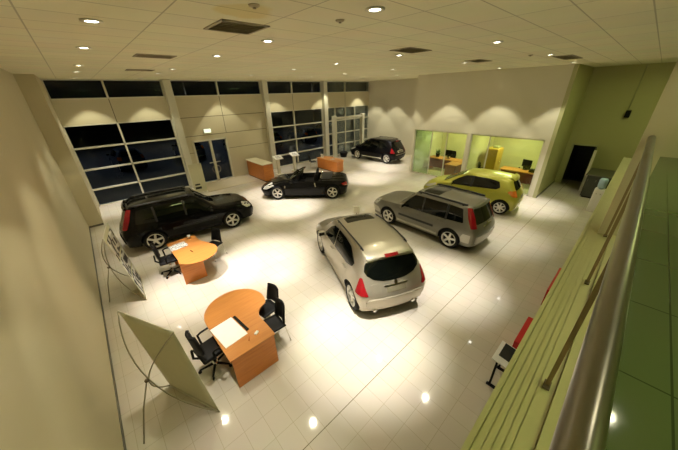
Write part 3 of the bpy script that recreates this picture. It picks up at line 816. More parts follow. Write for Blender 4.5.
# ---- the open two-seater
def roadster(label, paint, glass='windscreen_glass'):
    st = [
        (-1.92, -1.98, -2.05, -2.00, .90, .05, .50, .80, .62, .58, .68, .32, .62, .22),
        (-1.82, -1.86, -1.94, -1.90, .935, .055, .58, .82, .74, .58, .82, .29, .76, .19),
        (-1.50, -1.50, -1.52, -1.52, .955, .06, .62, .85, .80, .58, .895, .25, .84, .16),
        (-1.00, -1.00, -1.00, -1.00, .96, .055, .64, .865, .815, .58, .90, .23, .86, .15),
        (-.40, -.40, -.40, -.40, .93, .05, .66, .845, .81, .56, .875, .23, .85, .15),
        (.30, .30, .30, .30, .93, .05, .67, .835, .80, .56, .87, .23, .85, .15),
        (.75, .75, .75, .75, .935, .055, .68, .825, .80, .56, .88, .23, .85, .15),
        (1.20, 1.20, 1.20, 1.20, .87, .06, .66, .795, .80, .55, .90, .23, .85, .15),
        (1.60, 1.60, 1.62, 1.60, .78, .06, .60, .72, .78, .53, .88, .23, .82, .15),
        (1.98, 2.00, 2.06, 2.02, .64, .05, .46, .58, .60, .44, .72, .22, .66, .15),
        (2.12, 2.14, 2.20, 2.14, .56, .04, .30, .52, .42, .42, .50, .22, .46, .16)]
    c = Car('open_roadster', label, 'car', paint, st, 2.65, .33, 1.54, spokes=5, wheel_w=.24, arch_r=.375)
    cut = MB(); cut.box((-.12, 0, .88), (1.20, 1.34, .92), bevel=.09, seg=3)
    cb = cut.build('cutter', paint)
    c.finish_body([cb], dark=lambda p, n: -.73 < p.x < .49 and abs(p.y) < .676 and .41 < p.z < .88)
    c.wheels(style='twin')
    for side in ('left', 'right'):
        s = 1 if side == 'left' else -1
        d = c.patch('door', rounded([(-.66, .30), (.62, .30), (.72, .56), (.66, .80), (-.62, .83), (-.72, .60)], .06), side, paint, off=.004, thick=.014)
        c.patch('door_handle', rounded([(-.56, .62), (-.51, .62), (-.47, .80), (-.52, .80)], .01), side, 'chrome', d, off=.018)
        c.patch('side_badge', [(.93+.03*math.cos(i*PI/4), .63+.06*math.sin(i*PI/4)) for i in range(8)], side, 'chrome', off=.012)
        c.patch('tail_lamp', rounded([(-1.02, .64), (-.74, .66), (-.66, .76), (-.98, .80)], .03), 'rear_'+side, 'tail_red', off=.014, thick=.03, res=.05)
        c.patch('headlamp', rounded([(1.42, .70), (1.62, .76), (1.96, .60), (2.04, .50), (1.84, .52)], .03), side, 'lamp_lens', off=.008, res=.05)
        # windscreen pillars
        MB().tube([(.74, s*.70, .88), (.48, s*.66, 1.04), (.18, s*.60, 1.20), (.06, s*.50, 1.235)], [.032, .03, .028, .026]).build('windscreen_pillar', paint, c.root)
        # seats
        x0, y0 = -.30, s*.36
        q = MB(); q.box((x0+.14, y0, .58), (.52, .50, .16), bevel=.05, seg=3)
        for f in q.bm.faces: f.smooth = True
        seat = q.build('seat', 'black_leather', c.root)
        q = MB(); q.box((x0-.20, y0, .86), (.14, .48, .58), Matrix.Rotation(R(-14), 3, 'Y'), bevel=.055, seg=3); q.box((x0-.27, y0, 1.14), (.10, .26, .15), Matrix.Rotation(R(-10), 3, 'Y'), bevel=.04, seg=3)
        for f in q.bm.faces: f.smooth = True
        q.build('seat_back', 'black_leather', seat)
        MB().tube([(-.76, y0-.2, .90), (-.78, y0-.17, 1.02), (-.79, y0, 1.06), (-.78, y0+.17, 1.02), (-.76, y0+.2, .90)], .025).build('roll_hoop', 'chrome', c.root)
    MB().tube([(.06, .50, 1.235), (.09, .25, 1.25), (.095, 0, 1.255), (.09, -.25, 1.25), (.06, -.50, 1.235)], .026).build('windscreen_header', paint, c.root)
    def ws(u, v):
        y = (v*2-1); lo = Vector((.80-.10*y*y, y*.69, .90)); hi = Vector((.09-.03*y*y, y*.50, 1.24)); p = lo.lerp(hi, u); p.x += .03*math.sin(PI*u); return p
    MB().sheet(ws, 6, 12, .006).build('windscreen', glass, c.root)
    q = MB(); q.box((.52, 0, .82), (.30, 1.24, .16), bevel=.05, seg=3)
    q.build('dashboard', 'black_leather', c.root)
    q = MB(); q.lathe([(.175, -.012), (.187, 0), (.175, .012), (.163, 0)], 'X', (0, 0, 0), n=28); q.box((0, 0, 0), (.02, .33, .04)); q.cyl((0, 0, 0), (.22, 0, -.05), .025)
    w = q.build('steering_wheel', 'black_leather', c.root); w.location = (.26, -.36, .86); w.rotation_euler = (0, R(18), 0)
    MB().box((-.10, 0, .60), (.80, .17, .22), bevel=.03).build('centre_console', 'black_leather', c.root)
    c.patch('folded_roof_cover', rounded([(-.80, -.62), (-.80, .62), (-1.30, .60), (-1.34, 0), (-1.30, -.60)], .08), 'top', 'car_trim_black', off=.02, thick=.03)
    c.patch('boot_lid', rounded([(-1.42, -.56), (-1.42, .56), (-1.84, .52), (-1.84, -.52)], .06), 'top', paint, off=.010)
    c.patch('registration_plate', [(-.25, .50), (.25, .50), (.25, .61), (-.25, .61)], 'rear', 'plate_grey', off=.012)
    c.patch('lower_grille', rounded([(-.42, .26), (.42, .26), (.36, .46), (-.36, .46)], .04), 'front', 'car_trim_black', off=.008)
    c.mirror(.58, .90, .84, paint)
    return c

silver = crossover('champagne silver rounded crossover with a black rear window, nearest car in the showroom', 'champagne_paint', 'champagne_paint', name='silver_crossover')
silver.place(4.68, 4.29, 66.6, .93)
grey = boxy('metallic grey boxy off-roader with tall red tail lamps beside the silver crossover', 'grey_paint', 'silver_cladding', name='grey_off_roader')
grey.place(8.36, 4.36, 88.5, .94)
lime = hatch('lime yellow hatchback parked in front of the glazed offices', 'lime_paint', name='lime_hatchback')
lime.place(12.02, 4.30, 96.5, .97)
blackbox = boxy('glossy black boxy off-roader beside the tall dark windows, behind the small rounded desk', 'black_paint', 'black_paint', name='black_off_roader')
blackbox.place(1.98, 10.53, -5.7, .965)
two = roadster('black open-top two-seater with its roof down in the middle of the back row', 'black_paint')
two.place(7.52, 10.72, 136.5)
far_suv = crossover('black rounded crossover far back in the white alcove beside the entrance', 'black_paint_soft', 'chrome', name='black_crossover')
far_suv.place(15.9, 13.05, 94, .94)

# ------------------------------------------------------------------ lamps
def spot(name, loc, target, watts, cone, blend, col, size=.05):
    l = bpy.data.lights.new(name, 'SPOT'); l.energy = watts; l.spot_size = R(cone); l.spot_blend = blend
    l.color = col; l.shadow_soft_size = size
    o = bpy.data.objects.new(name, l); COL.objects.link(o); o.location = loc
    o.rotation_euler = (Vector(target)-Vector(loc)).to_track_quat('-Z', 'Y').to_euler()
    return o
def area(name, loc, sx, sy, watts, col, rot=(0, 0, 0)):
    l = bpy.data.lights.new(name, 'AREA'); l.shape = 'RECTANGLE'; l.size = sx; l.size_y = sy; l.energy = watts; l.color = col
    o = bpy.data.objects.new(name, l); COL.objects.link(o); o.location = loc; o.rotation_euler = rot
    return o
WARM = (1.0, .94, .68)
POOL_COL = (1.0, .945, .91)
WIDE_W, POOL_W = 175, 330
XNAME = {.45: 'the row nearest the left wall', 2.6: 'the second row from the left', 6.05: 'the third row from the left', 9.6: 'the fourth row from the left', 13.4: 'the row by the offices', 17.2: 'the row over the alcove'}
LAMPS = [(.45, 2.25), (.45, 4.4), (.45, 6.6), (.45, 9.95), (.45, 12.2), (.45, 15.6),
         (2.6, 2.25), (2.6, 4.45), (2.6, 6.6), (2.6, 10.2), (2.6, 12.2), (2.6, 15.6),
         (6.05, 2.3), (6.05, 4.45), (6.05, 6.65), (6.05, 8.85), (6.05, 12.1), (6.05, 15.6),
         (9.6, 2.25), (9.6, 4.5), (9.6, 7.3), (9.6, 10.0), (9.6, 12.5), (9.6, 15.6),
         (13.4, 2.4), (13.4, 4.8), (13.4, 7.2), (13.4, 9.9), (13.4, 12.4), (13.4, 15.6),
         (17.2, 11.0), (17.2, 13.6), (17.2, 15.6)]
AIM = {(6.05, 8.85): (5.9, 9.9), (2.6, 2.25): (2.95, 2.55), (.45, 6.6): (.95, 6.9), (2.6, 6.6): (3.0, 6.7), (6.05, 2.3): (5.8, 2.45), (13.4, 12.4): (14.4, 11.4), (9.6, 10.0): (11.8, 10.3)}
STRONG = {(6.05, 8.85): 3000, (2.6, 2.25): 2900, (.45, 6.6): 2600, (2.6, 6.6): 3000, (6.05, 2.3): 2200, (9.6, 2.25): 1000, (6.05, 6.65): 900, (13.4, 12.4): 2400, (9.6, 10.0): 2400, (9.6, 12.5): 2400, (6.05, 12.1): 2000, (13.4, 2.4): 1900, (2.6, 4.45): 1300, (.45, 15.6): 1500}
ORD = ['first', 'second', 'third', 'fourth', 'fifth', 'sixth']
def make_lamp():
    t = thing('recessed_downlight', '', 'ceiling light', group='round downlights in the tiled ceiling')
    MB().lathe([(.060, 0), (.10, 0), (.105, -.010), (.060, -.014)], 'Z', n=28).build('trim_ring', 'aluminium_frame', t)
    MB().cyl((0, 0, .0), (0, 0, -.006), .059, n=24).build('lamp_disc', 'lamp_glow', t)
    return t
first = make_lamp(); cnt = {}
for i, (x, y) in enumerate(LAMPS):
    cnt[x] = cnt.get(x, -1)+1
    lab = 'round ceiling downlight, %s from the mezzanine in %s' % (ORD[cnt[x]], XNAME[x])
    if i == 0: first.location = (x, y, ZC); first['label'] = lab
    else: dup(first, lab, (x, y, ZC))
    a = AIM.get((x, y), (x, y))
    spot('downlight_wide', (x, y, ZC-.03), (x, y, 0), WIDE_W*(1.6 if x > 17 else 1.25 if x > 13 else .95 if y > 15 else .75 if x == .45 else .78), 78, .3, WARM)
    spot('downlight_pool', (x, y, ZC-.03), (a[0], a[1], 0), STRONG.get((x, y), POOL_W/.78)*.78, 39 if (x, y) in STRONG else 34, 1.0, POOL_COL)

for (x, y, l) in ((1.8, -.87, 'round downlight over the near end of the mezzanine'), (3.92, -.87, 'round downlight over the mezzanine beside the nib wall'), (5.95, -.74, 'round downlight over the mezzanine beyond the nib wall'), (8.0, -.80, 'round downlight over the far end of the mezzanine')):
    dup(first, l, (x, y, ZC)); spot('downlight_wide', (x, y, ZC-.03), (x, y, 0), 16, 120, .5, (1, .95, .6))
GREEN = (.86, 1.0, .30)
def fluorescent(name, loc, sx, sy, watts, label):
    t = thing('fluorescent_fitting', label, 'ceiling light', loc)
    MB().box((0, 0, -.03), (sx+.06, sy+.06, .06), bevel=.01).build('housing', 'white_plastic', t)
    MB().box((0, 0, -.065), (sx, sy, .012)).build('diffuser', 'fluorescent_glow', t)
    area(name, (loc[0], loc[1], loc[2]-.09), sx, sy, watts, (.95, 1.0, .42) if name == 'office_light' else GREEN)
fluorescent('office_light', (16.2, 7.4, 2.97), .6, 1.2, 56, 'fluorescent ceiling fitting inside the left glazed office')
fluorescent('office_light', (16.2, 4.2, 2.97), .6, 1.2, 66, 'fluorescent ceiling fitting inside the right glazed office')
fluorescent('mezzanine_light', (7.4, -2.2, ZC), 1.2, .6, 22, 'fluorescent ceiling fitting over the far end of the mezzanine')
fluorescent('mezzanine_light', (1.2, -2.2, ZC), 1.2, .6, 22, 'fluorescent ceiling fitting over the near end of the mezzanine')
fluorescent('passage_light', (14.6, -.6, ZC), 1.2, .6, 34, 'fluorescent ceiling fitting above the side passage')

# ------------------------------------------------------------------ furniture
def p_outline(w, d, r, cx, cy, n=26):
    """rectangle joined to a round meeting end: 'd' deep, round end of radius r centred at cx, cy"""
    pts = [(0, 0), (w, 0), (w, d*.36)]
    # concave sweep into the round end
    a0 = R(-28); e = Vector((cx+r*math.cos(a0), cy+r*math.sin(a0))); s0 = Vector((w, d*.36)); c = Vector((w-.06, cy-.36))
    for k in range(1, 8):
        t = k/8; q = s0*(1-t)**2+c*2*t*(1-t)+e*t*t; pts.append((q.x, q.y))
    a1 = R(180)
    for k in range(n+1):
        a = a0+(a1-a0)*k/n; pts.append((cx+r*math.cos(a), cy+r*math.sin(a)))
    return pts
def rounded_desk(name, label, loc, rz, w, d, r, cx, cy, group=None):
    t = thing(name, label, 'desk', loc, rz, group)
    o = p_outline(w, d, r, cx, cy)
    MB().prism(o, .70, .73).build('desk_top', 'orange_beech', t)
    MB().span((.03, .02, .0), (w-.02, .045, .70)).build('end_panel', 'cherry_wood', t)
    MB().span((.45, .045, .06), (w-.05, .24, .68)).build('drawer_unit', 'cherry_wood', t)
    b = MB(); b.cyl((cx, cy, .0), (cx, cy, .02), .26, n=28).cyl((cx, cy, .02), (cx, cy, .70), .04, n=16); b.build('column_leg', 'dark_steel', t)
    return t
big_desk = rounded_desk('rounded_desk', 'large orange wood desk with a rounded meeting end and printed papers, nearest the camera', (.57, 3.36, 0), 0, .83, 1.1, .59, .58, 1.13)
small_desk = rounded_desk('rounded_desk', 'orange wood desk with a rounded end in front of the black off-roader', (.74, 8.55, 0), R(-88), .85, 1.0, .52, .46, 1.0)
small_desk.location = (.74, 8.50, 0); small_desk.rotation_euler = (0, 0, R(-90))
# keep the second desk's plan: straight end at the far side, round end towards the camera
def second_desk():
    for c in list(small_desk.children):
        m_ = c.data; bpy.data.objects.remove(c); bpy.data.meshes.remove(m_)
    t = small_desk; t.location = (0, 0, 0); t.rotation_euler = (0, 0, 0)
    o = [(.76, 8.46), (.78, 7.10)]
    cx, cy, r = 1.24, 7.33, .55
    for k in range(27):
        a = R(205)+(R(385)-R(205))*k/26; o.append((cx+r*math.cos(a), cy+r*math.sin(a)))
    for q in ((1.68, 7.72), (1.58, 7.92), (1.54, 8.10), (1.53, 8.50)): o.append(q)
    base = Vector((1.15, 7.8)); t.location = (base.x, base.y, 0)
    o = [(x-base.x, y-base.y) for x, y in o]
    MB().prism(o, .70, .73).build('desk_top', 'orange_beech', t)
    MB().span((.76-base.x, 7.14-base.y, 0), (1.32-base.x, 7.17-base.y, .70)).build('end_panel', 'cherry_wood', t)
    MB().span((1.275-base.x, 7.19-base.y, 0), (1.30-base.x, 7.75-base.y, .70)).build('side_panel', 'cherry_wood', t)
    MB().span((.90-base.x, 7.19-base.y, .06), (1.275-base.x, 7.72-base.y, .68)).build('drawer_unit', 'cherry_wood', t)
    MB().span((.80-base.x, 8.40-base.y, 0), (1.50-base.x, 8.43-base.y, .70)).build('end_panel', 'cherry_wood', t)
second_desk()

def visitor_chair(label, loc, rz, group=None):
    t = thing('visitor_chair', label, 'chair', loc, rz, group)     # faces +x
    def seat(u, v):
        x = -.21+.42*u; y = (v-.5)*.42; return (x, y, .445+.012*math.cos(PI*(v-.5))*-1+.03*max(0, .2-u))
    MB().sheet(seat, 6, 6, .025).build('seat', 'black_plastic', t)
    def back(u, v):
        z = .50+.40*u; y = (v-.5)*(.42-.06*u); return (-.23-.07*u+.05*(1-math.cos(PI*(v-.5))), y, z)
    MB().sheet(back, 6, 8, -.025).build('backrest', 'black_plastic', t)
    for s in (-1, 1):
        MB().tube([(.17, s*.17, .44), (.20, s*.20, .22), (.22, s*.215, .0)], .011).build('leg', 'chrome', t)
        MB().tube([(-.22, s*.15, .56), (-.19, s*.17, .44), (-.23, s*.20, .2), (-.26, s*.215, .0)], .011).build('leg', 'chrome', t)
    return t
vc = visitor_chair('black shell visitor chair at the big desk, the one nearer the camera', (1.57, 3.84, 0), R(176))
dup(vc, 'black shell visitor chair at the big desk, tucked beside its rounded end', (1.72, 4.33, 0), R(188))
dup(vc, 'black visitor chair at the rounded end of the desk by the black off-roader', (1.86, 7.97, 0), R(205))

def office_chair(label, loc, rz):
    t = thing('office_chair', label, 'chair', loc, rz)              # faces +x
    q = MB(); q.box((0, 0, .47), (.46, .46, .08), bevel=.035, seg=3)
    for f in q.bm.faces: f.smooth = True
    q.build('seat', 'black_leather', t)
    def back(u, v):
        w = .40*(1-.45*abs(u-.45)**1.6*1.6); return (-.24-.05*u+.06*(1-math.cos(PI*(v-.5))), (v-.5)*w, .58+.46*u)
    MB().sheet(back, 8, 8, -.045).build('backrest', 'black_leather', t)
    MB().tube([(-.05, 0, .43), (-.22, 0, .44), (-.30, 0, .52), (-.285, 0, .70)], .022).build('back_bracket', 'black_plastic', t)
    for s in (-1, 1):
        MB().tube([(-.05, s*.22, .45), (-.05, s*.29, .50), (-.06, s*.29, .66), (.0, s*.29, .68), (.14, s*.29, .68)], .02).build('armrest', 'black_plastic', t)
    MB().cyl((0, 0, .09), (0, 0, .44), .028).cyl((0, 0, .06), (0, 0, .14), .05).build('gas_column', 'chrome', t)
    for k in range(5):
        a = 2*PI*k/5+.3; c, sn = math.cos(a), math.sin(a)
        MB().tube([(.03*c, .03*sn, .10), (.28*c, .28*sn, .075)], [.026, .016]).build('base_arm', 'black_plastic', t)
        MB().cyl((.28*c-.012*sn, .28*sn+.012*c, .03), (.28*c+.012*sn, .28*sn-.012*c, .03), .03, n=14).build('caster', 'black_rubber', t)
    return t
oc = office_chair('black swivel office chair drawn up to the left of the big desk', (.46, 4.10, 0), R(8))
dup(oc, 'black swivel office chair left of the small desk by the black off-roader', (.64, 8.02, 0), R(-6))

def desk_things():
    tag(MB().box((0, 0, .004), (.42, .60, .008)).build('paper_stack', 'paper'), 'white printed sheets lying on the large desk near the camera', 'papers').location = (.80, 3.98, .731)
    o = bpy.data.objects['paper_stack']; o.rotation_euler = (0, 0, R(6))
    b = MB().box((0, 0, .012), (.05, .50, .024), bevel=.005).build('clipboard', 'black_plastic'); b.location = (1.05, 4.02, .731); b.rotation_euler = (0, 0, R(6))
    tag(b, 'narrow black folder lying along the edge of the white sheets', 'folder')
    b = MB().cyl((-.07, 0, .009), (.07, 0, .009), .008, n=10).build('pen', 'cherry_wood'); b.location = (1.02, 3.60, .731); b.rotation_euler = (0, 0, R(60))
    tag(b, 'brown pen lying on the large desk below the white sheets', 'pen')
    b = MB().box((0, 0, .012), (.09, .055, .024), bevel=.01).build('card_holder', 'white_plastic'); b.location = (1.16, 3.60, .731); b.rotation_euler = (0, 0, R(30))
    tag(b, 'small white card holder on the near corner of the large desk', 'card holder')
    b = MB().box((0, 0, .006), (.44, .34, .012)).build('brochure', 'printed_sheet'); b.location = (.98, 8.06, .731); b.rotation_euler = (0, 0, R(4))
    tag(b, 'white printed brochure on the small desk by the black off-roader', 'brochure')
    b = MB().cyl((-.07, 0, .009), (.07, 0, .009), .008, n=10).build('pen', 'black_plastic'); b.location = (1.18, 7.5, .731); b.rotation_euler = (0, 0, R(100))
    tag(b, 'dark pen lying near the rounded end of the small desk', 'pen')
    b = MB().cyl((0, 0, 0), (0, 0, .10), .035, .04, n=16).build('paper_cup', 'white_plastic'); b.location = (1.36, 8.36, .731)
    tag(b, 'white cup at the far corner of the small desk', 'cup')
desk_things()

# ------------------------------------------------------------------ banners
def banner(label, bl, br, tl, tr, hub, foot, face=None, group=None):
    base = (Vector(bl)+Vector(br))/2
    t = thing('banner_stand', label, 'banner', tuple(base))
    bl, br, tl, tr, hub, foot = [Vector(v)-base for v in (bl, br, tl, tr, hub, foot)]
    n_ = (br-bl).cross(tl-bl).normalized()
    def f(u, v):
        p = (bl.lerp(br, v)).lerp(tl.lerp(tr, v), u); return p+n_*(.03*math.sin(PI*u)*math.sin(PI*v))
    MB().sheet(f, 12, 8, .004).build('banner_sheet', 'banner_cloth', t)
    if face:
        m = MB()
        side = 1 if n_.x > 0 else -1
        def g(u0, u1, v0, v1):
            def h(u, v): return f(u0+(u1-u0)*u, v0+(v1-v0)*v)+n_*(-.006)
            m.sheet(h, 6, 4, .003)
        g(.05, .30, .06, .94); g(.34, .60, .06, .94); g(.64, .93, .06, .94)
        m.build('printed_picture', 'black_print', t, label='dark printed pictures on a white sheet')
    def bow(a, b, k=14):
        pts = []
        for i in range(k+1):
            s_ = i/k; c = hub
            pts.append(a*(1-s_)**2+c*2*s_*(1-s_)*1.0+b*s_**2+(hub-(a*.25+c*.5+b*.25))*(4*s_*(1-s_))*.85)
        return pts
    MB().tube(bow(tl, br), .009).build('bow_rod', 'rod_fibreglass', t)
    MB().tube(bow(tr, bl), .009).build('bow_rod', 'rod_fibreglass', t)
    MB().tube([hub, hub.lerp(foot, .5)+Vector((0, 0, .08)), foot], .010).build('rear_leg', 'rod_fibreglass', t)
    MB().sphere(hub, .03).build('hub', 'dark_steel', t)
    MB().cyl(bl, br, .014).build('bottom_rod', 'aluminium_frame', t)
    MB().cyl(tl, tr, .010).build('top_rod', 'aluminium_frame', t)
    return t
banner('tall pale banner on bowed rods near the left wall, seen from its blank back', (-.29, 4.28, .015), (.19, 3.23, .015), (-.44, 4.25, 1.9), (.04, 3.27, 1.9), (-.46, 3.72, .95), (-.80, 3.56, .012))
banner('white banner with dark pictures seen edge-on behind the small desk', (-.10, 8.34, .015), (-.16, 7.20, .015), (-.27, 8.32, 1.85), (-.42, 7.28, 1.85), (-.58, 7.72, .95), (-.86, 7.75, .012), face=True)

# ------------------------------------------------------------------ back of the showroom
def reception():
    t = thing('reception_counter', 'low cherry wood counter with a pale top at the back wall beside the glass door', 'counter', (7.28, 15.1, 0))
    MB().span((-.30, -1.0, .05), (.30, 1.15, .98)).build('counter_body', 'cherry_wood', t)
    MB().span((-.28, -.98, 0), (.28, 1.13, .05)).build('plinth', 'black_plastic', t)
    MB().box((-.02, .07, 1.0), (.74, 2.24, .04), bevel=.008).build('counter_top', 'cladding_panel', t, label='pale counter top')
    t = thing('curved_desk', 'cherry wood desk with a curved front beyond the open two-seater', 'desk', (11.55, 13.4, 0))
    o = []
    for k in range(15):
        a = R(-75)+R(150)*k/14; o.append((-.06+.46*math.cos(a), -1.0+.46*math.sin(a)*1.0-.0))
    o = [(-.45, 1.05), (-.45, -1.05)]+[(-.05+.42*math.cos(R(-90+90*k/8)), -.63+.42*math.sin(R(-90+90*k/8))) for k in range(9)]+[(.37, .62)]+[(-.05+.42*math.cos(R(90*k/8)), .63+.42*math.sin(R(90*k/8))) for k in range(9)]
    MB().prism(o, .66, .70).build('desk_top', 'orange_beech', t)
    MB().prism([(x*.93, y*.95) for x, y in o], .04, .66).build('desk_front', 'cherry_wood', t)
    MB().prism([(x*.88, y*.90) for x, y in o], 0, .04).build('plinth', 'black_plastic', t)
    b = MB().box((0, 0, .11), (.05, .24, .20), Matrix.Rotation(R(-12), 3, 'Y')).box((0, 0, .01), (.16, .20, .02)).build('desk_card', 'white_plastic'); b.location = (11.42, 14.2, .702)
    tag(b, 'white upright card standing on the far end of the curved desk', 'card')
    q = dup(vc, 'black chair behind the left end of the curved cherry desk', (10.85, 14.55, 0), R(-20))
    b = MB().box((0, 0, .006), (.30, .22, .012)).build('brochure', 'printed_sheet'); b.location = (11.5, 13.2, .702)
    tag(b, 'white leaflet lying on the curved cherry desk', 'leaflet')
    # information lecterns
    def lectern(label, x, y):
        t = thing('info_lectern', label, 'lectern', (x, y, 0), 0)
        MB().box((0, 0, .02), (.42, .42, .04), bevel=.01).build('base_plate', 'aluminium_frame', t)
        MB().box((0, .02, .52), (.20, .10, 1.0), bevel=.01).build('column', 'aluminium_frame', t)
        rt = Matrix.Rotation(R(24), 3, 'X')
        p = MB().box((0, -.02, 1.07), (.56, .44, .03), rt, bevel=.005).build('display_panel', 'white_plastic', t)
        MB().box((0, -.028, 1.088), (.30, .22, .004), rt).build('printed_sheet', 'printed_sheet', p)
        return t
    l = lectern('white information lectern by the tall window, the one nearer the counter', 8.45, 14.95)
    dup(l, 'white information lectern by the tall window, the one nearer the curved desk', (9.70, 15.0, 0))
    t = thing('sign_board', 'pale free-standing sign board left of the glass entrance door', 'sign', (3.66, 14.95, 0), R(-4))
    MB().span((-.30, -.02, .05), (.30, .02, 1.52)).build('board', 'banner_cloth', t)
    for s in (-1, 1): MB().span((s*.26-.03, -.16, 0), (s*.26+.03, .16, .05)).build('foot', 'aluminium_frame', t)
    m = MB(); m.span((-.22, -.024, .42), (.02, -.02, .50)); m.span((-.24, -.024, .22), (.06, -.02, .34)); m.build('printed_lines', 'car_trim_black', t)
    tag(MB().span((3.95, 14.7, 0), (6.7, 16.4, .015), bevel=.004).build('door_mat', 'mat_beige'), 'beige entrance mat on the floor in front of the glass door', 'mat')
    t = thing('exit_sign', 'small lit pale sign above the glass double door', 'sign', (5.12, YB-.045, 2.87))
    MB().box((0, 0, 0), (.40, .07, .22), bevel=.01).build('housing', 'white_plastic', t)
    MB().box((0, -.038, 0), (.36, .006, .18)).build('lit_panel', 'exit_glow', t)
    t = thing('planter', 'low black round planter by the entrance pilaster', 'planter', (14.75, 15.6, 0))
    MB().lathe([(.24, 0), (.34, .40), (.30, .40), (.21, .03)], 'Z', n=24, closed=True).build('pot', 'black_plastic', t)
    MB().cyl((0, 0, .02), (0, 0, .36), .21, .295, n=20).build('soil', 'well_dark', t)
reception()

# ------------------------------------------------------------------ offices behind the glass
def offices():
    def desk(label, loc, rz, w, d):
        t = thing('office_desk', label, 'desk', loc, rz)
        MB().box((0, 0, .74), (d, w, .035), bevel=.006).build('desk_top', 'orange_beech', t)
        MB().box((-d*.42, 0, .44), (.03, w*.9, .52)).build('modesty_panel', 'burgundy', t, label='dark red front panel')
        for s in (-1, 1): MB().box((0, s*w*.45, .36), (d*.8, .04, .72)).build('leg_panel', 'cherry_wood', t)
        return t
    def monitor(label, loc, rz):
        t = thing('monitor', label, 'monitor', loc, rz)
        MB().box((0, 0, .012), (.20, .24, .024), bevel=.006).build('stand', 'black_plastic', t)
        MB().box((.02, 0, .14), (.04, .06, .24)).build('neck', 'black_plastic', t)
        MB().box((-.01, 0, .33), (.05, .46, .36), bevel=.01).build('screen', 'black_plastic', t)
        return t
    desk('cherry office desk with a red front inside the left glazed office', (16.25, 7.75, 0), 0, 2.3, .75)
    desk('second cherry desk nearest the glass in the left glazed office', (15.30, 6.85, 0), R(90), 1.0, .7)
    m = monitor('black monitor on the left office desk, right of the dark plant pot', (16.3, 7.75, .758), 0)
    dup(m, 'black monitor on the desk of the right glazed office', (16.45, 3.55, .758), R(-15))
    t = thing('potted_plant', 'small dark plant in a pot on the left office desk', 'plant', (16.3, 8.45, .758))
    MB().lathe([(.10, 0), (.14, .22), (.12, .22), (.09, .02)], 'Z', n=18).build('pot', 'black_plastic', t)
    q = MB()
    for k in range(26):
        a = k*2.4; r = .08+.16*random.random(); h = .28+.22*random.random()
        q.tube([(0, 0, .15), (r*.5*math.cos(a), r*.5*math.sin(a), h*.8), (r*math.cos(a), r*math.sin(a), h)], [.008, .022, .004], n=5)
    q.build('leaves', 'plant_green', t)
    desk('orange topped desk with a black monitor inside the right glazed office', (16.2, 3.75, 0), R(0), 1.7, .75)
    t = thing('office_cabinet', 'tall beech cabinet against the partition in the right glazed office', 'cabinet', (16.55, 5.25, 0))
    MB().span((-.45, -.28, .06), (.45, .28, 1.66)).build('carcass', 'cabinet_beech', t)
    MB().span((-.43, -.26, 0), (.43, .26, .06)).build('plinth', 'black_plastic', t)
    for s in (-1, 1):
        d = MB().span((s*.225-.215, -.30, .10), (s*.225+.215, -.28, 1.62), bevel=.004).build('door', 'cabinet_beech', t)
        MB().cyl((s*.04, -.325, .80), (s*.04, -.325, .95), .008).build('door_handle', 'chrome', d)
    b = MB().box((0, 0, .05), (.38, .28, .10), bevel=.01).build('document_tray', 'door_paint'); b.location = (16.6, 5.2, 1.66)
    tag(b, 'dull green tray lying on top of the beech office cabinet', 'tray')
    dup(oc, 'black swivel chair behind the desk in the right glazed office', (17.1, 3.7, 0), R(180))
    dup(oc, 'black swivel chair against the partition in the right glazed office', (15.5, 5.3, 0), R(-60))
    dup(oc, 'black swivel chair behind the desk in the left glazed office', (17.1, 7.9, 0), R(180))
    b = MB().box((0, 0, .07), (.34, .30, .14), bevel=.01).build('desk_telephone', 'black_plastic'); b.location = (16.15, 3.15, .758)
    tag(b, 'dark telephone at the right end of the right office desk', 'telephone')
offices()

